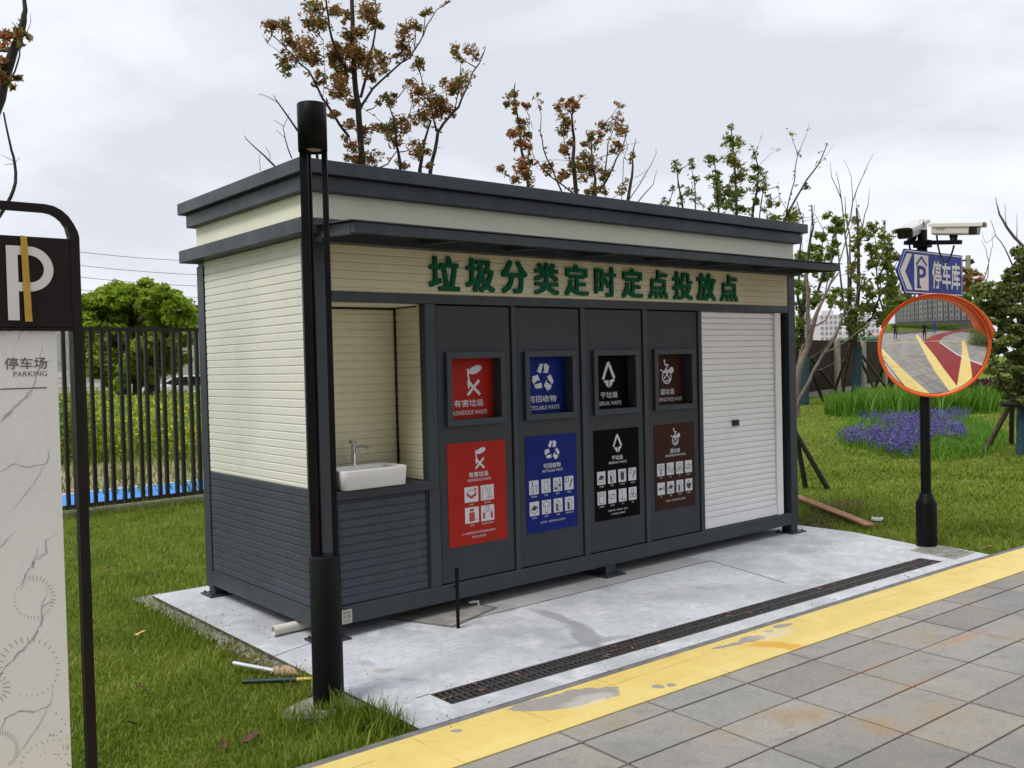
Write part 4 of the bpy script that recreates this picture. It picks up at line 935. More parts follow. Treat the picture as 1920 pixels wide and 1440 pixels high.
pa, pb = SL*.245, SL*.455
put_poly(q, [(pa, .035), (pb, .035), (pb, SH-.035), (pa, SH-.035)], P, 1, .001)
put_text(q, 'P', pa+.045, pb-.045, .065, .232, P, 0, bold=.015, w=.0022)
put_line(q, [(pa+.045, .060), (pa+.105, .060)], .018, P, 0, .0026)
put_line(q, [(pa+.035, SH-.115), ((pa+pb)/2, SH-.055), (pb-.035, SH-.115)], .018, P, 0, .0022)
put_text(q, '停车库', SL*.51, SL*.955, .055, .285, P, 1, bold=.02, w=.001)
q.build('sign_plate', ['signblue', 'signwhite'], T3)
for zo in (.11, -.11): q = MB(); q.obox(Vector((MP.x, MP.y, zc+zo)), ax_*.05, nS*.045, (0, 0, .014)); q.build('clamp', 'lamp', T3)
# cameras
def cctv(front, back, wf, hf, label, mount, cable=True, word=None):
    front, back = Vector(front), Vector(back); d_ = (front-back); Lc = d_.length; d_.normalize(); s_ = d_.cross(Vector((0, 0, 1))).normalized(); u_ = s_.cross(d_)
    o = thing('security_camera', (front+back)/2, label, 'security camera', 'security cameras on the mirror pole')
    q = MB(); hs, hu = wf/2, hf/2
    sec = [(-1, .55), (-.9, .95), (-.6, 1), (.6, 1), (.9, .95), (1, .55), (.93, -.75), (.7, -1), (-.7, -1), (-.93, -.75)]
    n_ = len(sec); vs = []
    for t_, sc in ((0, .92), (.03, .98), (.80, .98)): vs += [back+d_*Lc*t_+s_*x*hs*sc+u_*y*hu*sc for x, y in sec]
    q.add(vs, [(i*n_+k, i*n_+(k+1) % n_, (i+1)*n_+(k+1) % n_, (i+1)*n_+k) for i in range(2) for k in range(n_)]+[tuple(range(n_))[::-1]], 0)
    if word: 
        sw = -1 if s_.dot(CAM-front) < 0 else 1
        Pw = lambda u, v, w=0: back+d_*u+u_*v+s_*sw*(hs*.97+w)
        put_text(q, word, Lc*.12, Lc*.30, -.006, .008, Pw, 1, w=.004)
    q.build('housing', ['cctv', 'inkdark'], o, bevel=.002)
    q = MB(); vs = []
    for t_, sc in ((.80, .96), (.97, .93), (.972, .80)): vs += [back+d_*Lc*t_+s_*x*hs*sc+u_*y*hu*sc for x, y in sec]
    q.add(vs, [(i*n_+k, i*n_+(k+1) % n_, (i+1)*n_+(k+1) % n_, (i+1)*n_+k) for i in range(2) for k in range(n_)]+[tuple(range(2*n_, 3*n_))], 0)
    q.build('lens_window', 'lens', o)
    q = MB(); shp = [(-1.12, .45), (-1.10, 1.0), (-.7, 1.22), (0, 1.28), (.7, 1.22), (1.10, 1.0), (1.12, .45)]; vs = []
    for t_, k_ in ((-.06, 1), (.85, 1), (1.02, 1.02), (1.08, .98)): 
        vs += [back+d_*Lc*t_+s_*x*hs*k_+u_*(y*hu*k_) for x, y in shp]
    n_ = len(shp); q.add(vs, [(i*n_+k, (i+1)*n_+k, (i+1)*n_+k+1, i*n_+k+1) for i in range(3) for k in range(n_-1)], 0)
    sh_ = q.build('sunshield', 'cctv', o); so_ = sh_.modifiers.new('solid', 'SOLIDIFY'); so_.thickness = .004
    q = MB(); c0 = back+d_*Lc*.45-u_*hu
    mount = Vector(mount); q.tube([c0+u_*.004, c0-Vector((0, 0, .025)), mount], [.035, .028, .026], 12); q.build('mount', 'lamp', o)
    if cable:
        q = MB(); b0 = back+d_*.03-u_*hu; q.tube([b0]+[b0+(mount-b0)*((k/12)**1.2)-Vector((0, 0, .19*math.sin(math.pi*min(1, k/12*.98))**.75)) for k in range(1, 13)], .0075, 8); q.build('cable', 'rubber', o)
    return o
fr_, bk_ = at(1838, 430, 7.36), at(1750, 431, 7.60)
cctv(fr_, bk_, .10, .085, 'white box security camera pointing right, right one on the pole arm', arm1-dv*.06, True, 'HIKVISION')
fr2, bk2 = at(1696, 439, 7.52), at(1724, 424, 7.92)
cctv(fr2, bk2, .135, .085, 'white security camera facing left with dark lens face, left one on the pole arm', arm0+dv*.04+Vector((0, 0, .01)))

# ------------------------------------------------------------------ small things around the slab
t = thing('pipe_stub', (.765, -.30, 0), 'thin black upright pipe standing on the slab before the kiosk', 'pipe')
q = MB(); q.tube([(.765, -.30, 0), (.765, -.30, .36)], .011, 12); q.box(.740, .756, -.308, -.292, .25, .262); q.tube([(.765, -.30, .33), (.765, -.30, .365)], .0135, 12); q.build('upright', 'lamp', t)
t = thing('drain_pipe', (.1, .5, .03), 'white PVC drain pipe poking out from under the kiosk corner', 'pipe')
p = G(512, 1183, .035); q = MB(); d_ = Vector((.93, .02, 0)).normalized(); 
pts = [p, p+d_*.75]; q.tube(pts, .030, 20, 0, caps=False); q.tube([pts[0]+d_*.001, pts[1]], .0255, 20, 0, caps=False)
ring = [p+Vector((0, math.cos(R(a)), math.sin(R(a))))*.030 for a in range(0, 360, 18)]; rin = [p+Vector((0, math.cos(R(a)), math.sin(R(a))))*.0255 for a in range(0, 360, 18)]
q.add(ring+rin, [(i, (i+1) % 20, 20+(i+1) % 20, 20+i) for i in range(20)]); q.build('pipe', 'pvc', t)
t = thing('mop_stick', (-.44, -.16, LZ), 'thin silver tube with a dirty cloth end lying in the grass', 'mop')
a_, c_ = G(438, 1243, .03), G(518, 1258, .015)
q = MB(); q.tube([a_, c_], .011, 10); q.build('handle', 'tube', t)
q = MB(); e_ = G(545, 1264, 0); pts = [c_+(e_-c_)*k/6+Vector((random.uniform(-.01, .01), random.uniform(-.01, .01), random.uniform(0, .02))) for k in range(-1, 8)]
q.tube(pts, [.012, .022, .026, .021, .030, .027, .034, .024, .008], 9); q.tube([p_+Vector((.012, -.02, .004)) for p_ in pts[3:]], [.01, .02, .017, .022, .02, .006], 8); q.build('cloth_head', 'cloth', t)
t = thing('green_tube', (-.45, -.4, LZ), 'dark green tube with orange end lying in the grass beside the lamp', 'tube')
a_, c_ = G(455, 1278, .01), G(556, 1274, .01); q = MB(); q.tube([a_, c_], .013, 10); q.build('tube_body', 'greentube', t)
q = MB(); c2 = G(588, 1272, .02); q.tube([c_, c2], [.010, .007], 8); q.build('orange_end', 'yellowleaf', t)
# plank
t = thing('wooden_plank', G(1565, 960), 'reddish weathered wooden plank lying in the grass at the right slab edge', 'plank')
a_, b_, c_ = G(1490, 929, .02), G(1590, 968, .03), G(1632, 985, .02)
q = MB()
def plank(p_, q_, w_, h_):
    d_ = (q_-p_).normalized(); s_ = Vector((-d_.y, d_.x, 0)).normalized(); q.obox((p_+q_)/2, d_*((q_-p_).length/2), s_*w_, d_.cross(s_)*h_)
plank(a_, b_, .055, .010); plank(b_-(b_-a_).normalized()*.02+Vector((0, 0, .001)), c_, .050, .009); q.build('board', 'plank', t, bevel=.003)
t = thing('puck_light', G(1645, 974), 'small white round cap sitting in the grass between the plank and the pole', 'lid')
q = MB(); q.lathe(G(1645, 975, -.02), [(.055, 0), (.055, .02), (.045, .030), (.001, .032)], 20); q.build('cap', 'whiteline', t)
q = MB(); p = G(1645, 975, -.02)
for a in range(0, 180, 30): q.obox(p+Vector((0, 0, .033)), Vector((math.cos(R(a)), math.sin(R(a)), 0))*.04, Vector((-math.sin(R(a)), math.cos(R(a)), 0))*.003, (0, 0, .001))
q.build('ribs', 'fence', t)
# fallen leaves, gravel and soil along the slab edge
def fallen(px, py, s_, mt, label, grp=True):
    p = G(px, py, -.005); a = random.uniform(0, 6.28); d_ = Vector((math.cos(a), math.sin(a), .15)); sd_ = Vector((-math.sin(a), math.cos(a), .3))
    q = MB(); v = [p-d_*s_, p-d_*s_*.3+sd_*s_*.45, p+d_*s_*.4+sd_*s_*.4+Vector((0, 0, .01)), p+d_*s_*1.1+Vector((0, 0, .012)), p+d_*s_*.4-sd_*s_*.35+Vector((0, 0, .012)), p-d_*s_*.3-sd_*s_*.4, p+Vector((0, 0, -.004))]
    q.add(v, [(6, 0, 1), (6, 1, 2), (6, 2, 3), (6, 3, 4), (6, 4, 5), (6, 5, 0)]); o = q.build('fallen_leaf', mt, origin=p)
    tag(o, label, 'leaf', 'fallen leaves on the lawn')
fallen(262, 1188, .035, 'yellowleaf', 'bright yellow fallen leaf upright in the left lawn')
fallen(270, 1291, .04, 'deadleaf', 'brown leaf in the grass halfway between totem post and lamp')
fallen(252, 1356, .035, 'deadleaf', 'brown leaf in the grass right of the totem foot, below the others')
fallen(470, 1383, .045, 'deadleaf', 'dark curled leaf in the grass near the bottom left of the yellow strip')
fallen(420, 1396, .03, 'deadleaf', 'small reddish leaf left of the dark curled leaf')
fallen(332, 1330, .025, 'yellowleaf', 'small tan leaf in the grass between totem and lamp')
fallen(702, 1353, .03, 'deadleaf', 'orange brown leaf in the grass just right of the lamp base')
fallen(1755, 1010, .035, 'deadleaf', 'brown leaf at the foot of the mirror pole')
fallen(1850, 1026, .045, 'plank', 'curled brown leaf by the yellow strip right of the mirror pole')
fallen(205, 1065, .03, 'deadleaf', 'red leaf in the grass right of the totem post near the fence')
q = MB(); rg = random.Random(3)
def pebble(q, x, y, z, s_):
    vs = [(x+s_*rg.uniform(.7, 1.2)*dx, y+s_*rg.uniform(.7, 1.2)*dy, z+s_*rg.uniform(.5, .9)*dz) for dx, dy, dz in ((1, 0, 0), (0, 1, 0), (-1, 0, 0), (0, -1, 0), (0, 0, 1), (0, 0, -1))]
    q.add(vs, [(0, 1, 4), (1, 2, 4), (2, 3, 4), (3, 0, 4), (1, 0, 5), (2, 1, 5), (3, 2, 5), (0, 3, 5)])
for _ in range(1500):
    y = rg.uniform(-.35, 1.95); pebble(q, SX0-.015-abs(rg.gauss(0, .035)), y, LZ+.012, rg.uniform(.006, .022))
for _ in range(260): pebble(q, rg.uniform(SX0-.1, SX0+.3), SYB+rg.uniform(0, .1), LZ+.01, rg.uniform(.008, .02))
tag(q.build('gravel', 'gravel'), 'grey gravel along the left edge of the slab', None, None, 'stuff')
q = MB()
for _ in range(900):
    u = rg.random(); x = SX0-.02-abs(rg.gauss(0, .045)); y = rg.uniform(-1.0, .5); pebble(q, x, y, LZ+.008, rg.uniform(.008, .026))
for _ in range(500):
    x = rg.uniform(5.1, 7.0); pebble(q, x+rg.gauss(0, .05), .15+(x-5.1)*.3+rg.gauss(0, .12), LZ+.005, rg.uniform(.01, .04))
tag(q.build('loose_soil', 'soil'), 'brown loose soil beside the slab', None, None, 'stuff')

q = MB(); rg = random.Random(9)
for _ in range(170):
    if rg.random() < .55: x = rg.uniform(SX0, 5.0); y = slab_front(x)-.02+rg.gauss(0, .045)
    elif rg.random() < .5: x = rg.uniform(SX0, SX0+.25); y = rg.uniform(-1.4, 1.8)
    else: x = rg.uniform(-.2, 5.0); y = interp(GYc, max(-.02, min(4.5, x)))+rg.choice((-1, 1))*rg.uniform(.10, .16)
    pebble(q, x, y, .002, rg.uniform(.0015, .0055))
tag(q.build('mud_specks', 'soil'), 'mud crumbs scattered along the slab edges', None, None, 'stuff')

# ------------------------------------------------------------------ vegetation
def leaf_mesh(C_, n_each, rad, size, seed=0, flat=.8, droop=.3, aspect=.42):
    """small folded leaves scattered through a set of clumps; C_ (k,3) centres, rad (k,), n_each (k,)"""
    rg_ = np.random.default_rng(seed); idx = np.repeat(np.arange(len(C_)), n_each); n = len(idx)
    d = rg_.normal(size=(n, 3)); d /= np.linalg.norm(d, axis=1)[:, None]
    r = rg_.random(n)**.5; c = C_[idx]+d*(r*rad[idx])[:, None]*np.array([1, 1, flat])
    a = rg_.normal(size=(n, 3)); a[:, 2] = a[:, 2]*.7-droop; a /= np.linalg.norm(a, axis=1)[:, None]
    b = np.cross(a, rg_.normal(size=(n, 3))); b /= np.linalg.norm(b, axis=1)[:, None]
    nn = np.cross(a, b); s_ = (size*rg_.uniform(.6, 1.25, n))[:, None]
    V = np.stack([c-a*s_*.5, c+b*s_*aspect*.5+nn*s_*.08, c+a*s_*.5, c-b*s_*aspect*.5+nn*s_*.08], 1).reshape(-1, 3)
    k = np.arange(n)[:, None]*4
    F = np.concatenate([k+np.array([[0, 1, 2]]), k+np.array([[0, 2, 3]])], 1).reshape(-1, 3)
    return V, F
def tree(name, label, cat, base, stems, clumps, leafm, barkm, dens=.25, leaf=.055, seed=0, depth=None, plane=None, conv=None, group=None, r0=.05, twigm=None, jit=.35, flat=.8, extra=None):
    """stems: list of (pixel polyline, r_start, r_end); clumps: (x, y, r) in the same pixel frame; each gets its own depth"""
    rg_ = random.Random(seed); sc_ = conv[2]; dens *= 2.1; leaf *= 1.12
    def dep_of(px, py):
        if plane is not None: return (plane-CAM.y)/ray(px, py).y
        return depth
    T_ = thing(name, base, label, cat, group); first_ = True
    q = MB(); nodes = []
    for pts, ra, rb in stems:
        off0 = 0 if rg_.random() < .0 else 0; dd = 0 if first_ else rg_.uniform(-jit, jit); first_ = False
        W3 = []
        for i, (x, y) in enumerate(pts):
            px, py = conv[0]+x/sc_, conv[1]+y/sc_; f = i/max(1, len(pts)-1)
            W3.append(at(px, py, dep_of(px, py)+dd*f))
        if len(W3) > 2:      # bend the polyline slightly between its points
            W4 = [W3[0]]
            for a_, b_ in zip(W3[:-1], W3[1:]):
                m_ = (a_+b_)/2+Vector((rg_.uniform(-1, 1), rg_.uniform(-1, 1), rg_.uniform(-1, 1)))*(b_-a_).length*.04; W4 += [m_, b_]
            W3 = W4
        n_ = len(W3); rad = [ra+(rb-ra)*(i/(n_-1)) for i in range(n_)]
        q.tube(W3, rad, 7 if ra > .02 else 5, 0)
        for a_, b_ in zip(W3[:-1], W3[1:]):
            for k in range(4): nodes.append(a_.lerp(b_, k/4))
        nodes.append(W3[-1])
    C_, rr_, nn_ = [], [], []
    for cl in clumps:
        x, y, r_ = cl[:3]; px, py = conv[0]+x/sc_, conv[1]+y/sc_; dp = dep_of(px, py); rw = r_/sc_/FPX*dp*1.08
        p = at(px, py, dp+rg_.uniform(-jit, jit)*.6); near = min(nodes, key=lambda v: (v-p).length)
        q.tube([near, (near+p)/2+Vector((0, 0, -.02)), p], [.008, .006, .004], 4, 0)
        for k in range(max(2, int(r_/sc_/6))):
            e_ = p+Vector((rg_.uniform(-1, 1), rg_.uniform(-1, 1), rg_.uniform(-.6, 1)))*rw*.9; q.tube([p, e_], [.004, .002], 3, 0, caps=False)
        sub = max(3, int(r_/sc_/3.2))
        for k in range(sub):   # several small tufts per clump so the outline stays ragged
            d = Vector((rg_.gauss(0, 1), rg_.gauss(0, 1), rg_.gauss(0, 1))).normalized()*rw*rg_.uniform(.15, .95)
            C_.append(tuple(p+d)); s_ = rw*rg_.uniform(.40, 1.05); rr_.append(s_); nn_.append(max(4, int(dens*(r_/sc_)**2/sub*rg_.uniform(.55, 1.5))))
    if len(clumps) > 12 and name not in ('edge_tree',):      # stray leaves along the outer limbs
        for nd in nodes:
            if rg_.random() < .4: C_.append(tuple(nd+Vector((rg_.gauss(0, .02), rg_.gauss(0, .02), rg_.gauss(0, .02))))); rr_.append(leaf*.8); nn_.append(rg_.choice((0, 1, 2, 4)))
    q.build('trunk', barkm, T_)
    if clumps:
        V, F = leaf_mesh(np.array(C_), np.array(nn_), np.array(rr_), leaf, seed, flat)
        fast('crown', V, F, leafm, T_)
    return T_
c3 = (480, 0, 3.84); c4 = (900, 140, 2.526); c5 = (1480, 400, 3.79); c6 = (1780, 380, 2.77); c1 = (0, 0, 3.273)
def gb(px, y): p = onY(px, 900, y); return Vector((p.x, p.y, LZ))
PL = 4.5
tree('young_tree', 'tallest red-leaved young tree, its top cut by the upper edge, behind the lamp head', 'tree', gb(690, PL),
 [([(800, 3300), (770, 1500), (765, 1165), (735, 750), (710, 560), (695, 300), (690, 0), (685, -300)], .046, .020),
  ([(670, 985), (560, 830), (480, 710), (430, 600), (380, 510), (330, 470), (200, 330), (110, 250)], .017, .005),
  ([(745, 800), (800, 700), (890, 590), (990, 500), (1100, 420), (1180, 300), (1230, 180), (1300, 70), (1390, 5)], .017, .004),
  ([(655, 600), (640, 470), (590, 390), (545, 270), (520, 110), (505, 0), (500, -150)], .020, .008),
  ([(755, 700), (810, 480), (840, 330), (865, 180), (860, 20), (855, -60)], .018, .006),
  ([(330, 470), (200, 410), (80, 310), (40, 240)], .004, .002), ([(480, 710), (490, 400), (485, 290)], .004, .002)],
 [(140, 190, 60), (220, 210, 50), (250, 290, 60), (330, 330, 80), (240, 430, 65), (340, 430, 60), (430, 420, 60), (440, 570, 60), (240, 500, 40), (420, 60, 75), (450, 150, 80), (400, 170, 50), (560, 100, 60), (640, 130, 50), (790, 90, 85), (830, 170, 60), (760, 240, 70), (890, 200, 35), (690, 380, 90), (610, 370, 75), (560, 440, 70), (780, 450, 90), (740, 380, 60), (870, 380, 50), (900, 470, 65), (660, 500, 80), (580, 560, 60), (620, 640, 80), (830, 560, 50), (590, 700, 50), (690, 740, 55), (560, 810, 40), (530, 840, 25), (640, 260, 50), (1150, 190, 60), (1090, 260, 70), (1040, 310, 55), (1070, 380, 45), (1010, 420, 30), (1220, 90, 40), (690, 910, 45), (790, 950, 70), (690, 1040, 60), (720, 1130, 75), (830, 1130, 70), (640, 1000, 25), (650, 1130, 25), (1380, 10, 20)],
 'leafred', 'bark', plane=PL, conv=c3, seed=11, dens=.34, leaf=.052, group='young trees in a row behind the kiosk')
tree('young_tree', 'red-leaved many-stemmed young tree just right of the tallest one', 'tree', gb(800, PL),
 [([(1150, 3300), (1255, 1240), (1290, 1080), (1310, 950), (1350, 890), (1460, 770), (1510, 650), (1560, 520), (1640, 380), (1652, 330)], .028, .004),
  ([(1310, 950), (1290, 900), (1260, 760), (1200, 600), (1150, 420)], .016, .005), ([(1130, 3300), (1180, 1220), (1210, 1030), (1260, 870)], .03, .010),
  ([(1060, 3300), (1040, 1190), (1010, 1030), (990, 850), (960, 760)], .025, .006), ([(1430, 800), (1470, 560), (1480, 430)], .008, .003), ([(850, 1220), (950, 1180), (1010, 1090)], .010, .006),
  ([(770, 780), (860, 840), (930, 900)], .003, .003), ([(1010, 1000), (1080, 900)], .006, .004)],
 [(1150, 440, 50), (1190, 460, 30), (1430, 370, 50), (1460, 430, 40), (1540, 380, 55), (1590, 420, 30), (1470, 590, 80), (1410, 620, 55), (1360, 590, 35), (1430, 660, 35), (1100, 600, 45), (1160, 660, 70), (1130, 720, 40), (1270, 690, 80), (1340, 740, 60), (1290, 800, 85), (1190, 830, 70), (1130, 860, 45), (1380, 800, 50), (930, 700, 50), (890, 740, 30), (990, 730, 45), (960, 920, 70), (1050, 880, 60), (1040, 960, 60), (980, 1010, 50), (1130, 1060, 55), (1200, 1090, 65), (1060, 1190, 50), (1240, 1190, 35), (900, 920, 35)],
 'leafred', 'bark', plane=PL, conv=c3, seed=12, dens=.34, leaf=.050, group='young trees in a row behind the kiosk')
tree('young_tree', 'slim young tree with dark red tufts, first left of the middle of the roof', 'tree', gb(985, PL),
 [([(240, 1500), (230, 525), (205, 400), (190, 290), (175, 180), (160, 70), (168, 35)], .026, .003), ([(225, 500), (160, 490), (110, 470), (80, 440)], .010, .003), ([(215, 460), (240, 340), (235, 200)], .010, .003)],
 [(160, 85, 25), (150, 125, 32), (165, 165, 25), (215, 150, 27), (200, 225, 30), (200, 260, 32), (155, 280, 30), (190, 330, 25), (225, 330, 32), (200, 430, 42), (180, 470, 35), (230, 480, 35), (245, 410, 22), (95, 445, 22), (230, 290, 22)],
 'leafred', 'bark', plane=PL, conv=c4, seed=13, dens=.3, leaf=.062, group='young trees in a row behind the kiosk')
tree('young_tree', 'young tree with one thick stem and dark tufts above the middle of the roof', 'tree', gb(1080, PL),
 [([(470, 1500), (455, 555), (440, 400), (445, 300), (435, 190), (470, 120), (492, 92)], .038, .003), ([(400, 700), (385, 548), (340, 440), (300, 350), (285, 270), (290, 190), (268, 98)], .014, .003),
  ([(440, 560), (330, 480), (260, 400), (240, 330)], .012, .003), ([(430, 420), (400, 330), (395, 200)], .010, .004), ([(290, 190), (275, 130), (270, 100)], .003, .002), ([(290, 410), (430, 408), (480, 380)], .003, .002)],
 [(375, 150, 25), (400, 135, 22), (385, 180, 20), (455, 135, 32), (440, 160, 25), (400, 215, 34), (395, 265, 34), (430, 230, 18), (385, 340, 28), (420, 330, 28), (395, 370, 25), (400, 470, 30), (385, 490, 28), (310, 440, 28), (460, 440, 32), (480, 480, 30), (420, 430, 20)],
 'leafred', 'bark', plane=PL, conv=c4, seed=14, dens=.3, leaf=.062, group='young trees in a row behind the kiosk')
tree('young_tree', 'young tree with fanning upright limbs right of the roof middle', 'tree', gb(1115, PL),
 [([(560, 1500), (545, 570), (530, 420), (530, 260)], .032, .006), ([(560, 560), (630, 440), (670, 360), (690, 290), (700, 238)], .018, .003), ([(585, 500), (600, 400), (605, 330), (640, 240), (655, 140)], .012, .003), ([(540, 370), (575, 260), (590, 230)], .008, .003), ([(545, 400), (640, 370), (690, 330)], .006, .003)],
 [(655, 150, 20), (650, 200, 18), (525, 300, 32), (505, 330, 28), (545, 320, 25), (578, 240, 25), (610, 245, 28), (560, 300, 25), (640, 325, 30), (620, 360, 25), (680, 280, 30), (662, 235, 25), (650, 270, 22), (500, 370, 34), (480, 430, 36), (510, 450, 40), (560, 450, 38), (590, 470, 30), (540, 550, 38), (510, 560, 25), (595, 555, 25), (530, 400, 30)],
 'leafred', 'bark', plane=PL+.3, conv=c4, seed=15, dens=.3, leaf=.062, group='young trees in a row behind the kiosk')
tree('young_tree', 'nearly bare young tree with arching twigs, behind the right half of the roof', 'tree', gb(1190, PL),
 [([(690, 1500), (700, 600), (720, 480), (720, 380), (740, 300)], .035, .003), ([(708, 590), (790, 460), (835, 370), (832, 345)], .008, .002), ([(735, 620), (820, 520), (840, 450)], .010, .002), ([(670, 620), (680, 400), (700, 330), (760, 320)], .006, .002),
  ([(620, 590), (700, 550), (790, 480)], .005, .002), ([(730, 490), (780, 460), (790, 450)], .004, .002), ([(700, 360), (690, 300), (700, 235)], .004, .002)],
 [(720, 375, 20), (712, 405, 18), (675, 530, 25), (660, 550, 20), (690, 500, 14)],
 'leafred', 'bark', plane=PL, conv=c4, seed=16, dens=.2, leaf=.06, group='young trees in a row behind the kiosk')
tree('young_tree', 'low sparse young tree with three thin tufted stems before the roof dips right', 'tree', gb(1280, PL),
 [([(960, 1500), (960, 620), (940, 520), (930, 430), (925, 405)], .02, .003), ([(880, 640), (895, 610), (935, 530), (945, 450)], .008, .002), ([(1025, 1200), (1020, 630), (1015, 500), (1000, 410)], .014, .003), ([(1060, 640), (1030, 580), (1000, 560)], .004, .002)],
 [(925, 420, 22), (940, 455, 24), (1000, 410, 18), (1003, 432, 18), (1010, 505, 24), (960, 590, 25), (945, 610, 18), (1000, 565, 28), (1010, 600, 25), (915, 535, 20), (870, 595, 20), (955, 530, 14), (1030, 500, 12)],
 'leafolive', 'bark', plane=PL, conv=c4, seed=17, dens=.26, leaf=.058, group='young trees in a row behind the kiosk')
tree('young_tree', 'olive-leaved young tree with a round tuft on top, behind the right part of the roof', 'tree', gb(1372, PL),
 [([(1220, 1500), (1215, 650), (1210, 500), (1200, 380), (1190, 260), (1188, 240)], .028, .003), ([(1130, 900), (1130, 640), (1120, 500), (1110, 410), (1100, 380)], .02, .004), ([(1215, 560), (1260, 480), (1340, 275)], .006, .002), ([(1200, 400), (1230, 340), (1240, 300)], .004, .002), ([(1150, 600), (1180, 520), (1190, 470)], .01, .004)],
 [(1190, 255, 16), (1190, 295, 24), (1165, 320, 28), (1190, 330, 34), (1220, 315, 28), (1080, 395, 24), (1100, 405, 26), (1090, 420, 18), (1185, 385, 30), (1190, 410, 26), (1215, 425, 34), (1230, 480, 36), (1205, 495, 30), (1110, 490, 30), (1130, 520, 34), (1120, 565, 36), (1150, 550, 30), (1190, 550, 34), (1200, 590, 38), (1230, 560, 28), (1180, 630, 32), (1220, 640, 34), (1110, 620, 30), (1140, 600, 28), (1130, 460, 18), (1255, 650, 22)],
 'leafolive', 'bark', plane=PL, conv=c4, seed=18, dens=.3, leaf=.064, group='young trees in a row behind the kiosk')
tree('young_tree', 'olive-leaved young tree with V-shaped bare twigs at the right end of the roof', 'tree', gb(1430, PL),
 [([(1290, 1400), (1290, 670), (1310, 560), (1320, 450), (1300, 370), (1275, 320)], .03, .002), ([(1325, 900), (1325, 660), (1350, 500), (1345, 460)], .014, .004), ([(1400, 1000), (1440, 690), (1500, 580), (1600, 430), (1640, 340), (1645, 325)], .026, .003), ([(1450, 660), (1490, 500), (1505, 380), (1480, 310), (1468, 262)], .012, .002), ([(1505, 380), (1540, 300), (1558, 232)], .006, .002),
  ([(1460, 650), (1420, 580), (1410, 520)], .006, .002), ([(1320, 430), (1410, 345)], .004, .002), ([(1500, 600), (1530, 700), (1530, 900)], .008, .004), ([(1610, 420), (1680, 330)], .004, .002)],
 [(1300, 375, 16), (1310, 435, 28), (1325, 460, 28), (1300, 490, 30), (1325, 510, 30), (1320, 545, 30), (1350, 540, 26), (1310, 600, 28), (1365, 595, 24), (1380, 620, 26), (1410, 610, 22), (1550, 540, 20), (1380, 665, 30), (1410, 680, 22), (1480, 660, 34), (1500, 690, 26), (1350, 640, 20), (1490, 730, 20)],
 'leafolive', 'bark', plane=PL, conv=c4, seed=19, dens=.28, leaf=.064, group='young trees in a row behind the kiosk')
# bare sapling behind the left end of the roof
tree('bare_sapling', 'leafless sapling twigs rising behind the left end of the roof', 'tree', gb(560, 3.4),
 [([(520, 2600), (440, 1110), (300, 940), (160, 740), (125, 680)], .02, .002), ([(160, 740), (90, 700), (28, 675), (22, 690)], .004, .002), ([(258, 1140), (210, 1000), (195, 920), (240, 820)], .007, .002), ([(205, 990), (145, 935)], .003, .002), ([(200, 910), (128, 862)], .003, .002), ([(300, 1500), (130, 1190), (60, 1120), (0, 1068), (-70, 1000), (-85, 975)], .012, .002), ([(100, 1160), (100, 1110), (70, 1060)], .003, .002), ([(30, 1230), (25, 1170), (20, 1110)], .003, .002)],
 [], 'leafred', 'bark', plane=3.4, conv=c3, seed=20)
# tree at the left edge of the picture
tree('edge_tree', 'red-leaved branches hanging in from the left picture edge above the parking totem', 'tree', Vector((-1.9, 1.3, LZ)),
 [([(-260, 4200), (-200, 2600), (-160, 1500), (-90, 900), (0, 600), (60, 380), (110, 250), (145, 130), (155, 60), (152, -120)], .05, .008), ([(60, 500), (90, 440), (120, 340), (125, 290)], .006, .004),
  ([(-160, 1600), (0, 1320), (65, 1210), (95, 1120), (90, 1000), (70, 920), (50, 830), (22, 690)], .012, .005), ([(85, 990), (10, 950)], .002, .001), ([(90, 1005), (25, 1010)], .002, .001), ([(92, 1000), (122, 965)], .002, .001), ([(165, 200), (190, 130), (187, 80)], .002, .001)],
 [(60, 200, 45), (110, 180, 40), (130, 160, 30), (165, 225, 25), (120, 270, 22), (10, 400, 50), (30, 380, 35), (10, 460, 45), (50, 490, 38), (75, 530, 20), (0, 520, 30), (-60, 300, 80), (-80, 480, 90), (110, 480, 14)],
 'leafred', 'bark', depth=5.2, conv=c1, seed=21, dens=.11, leaf=.050, jit=.2)

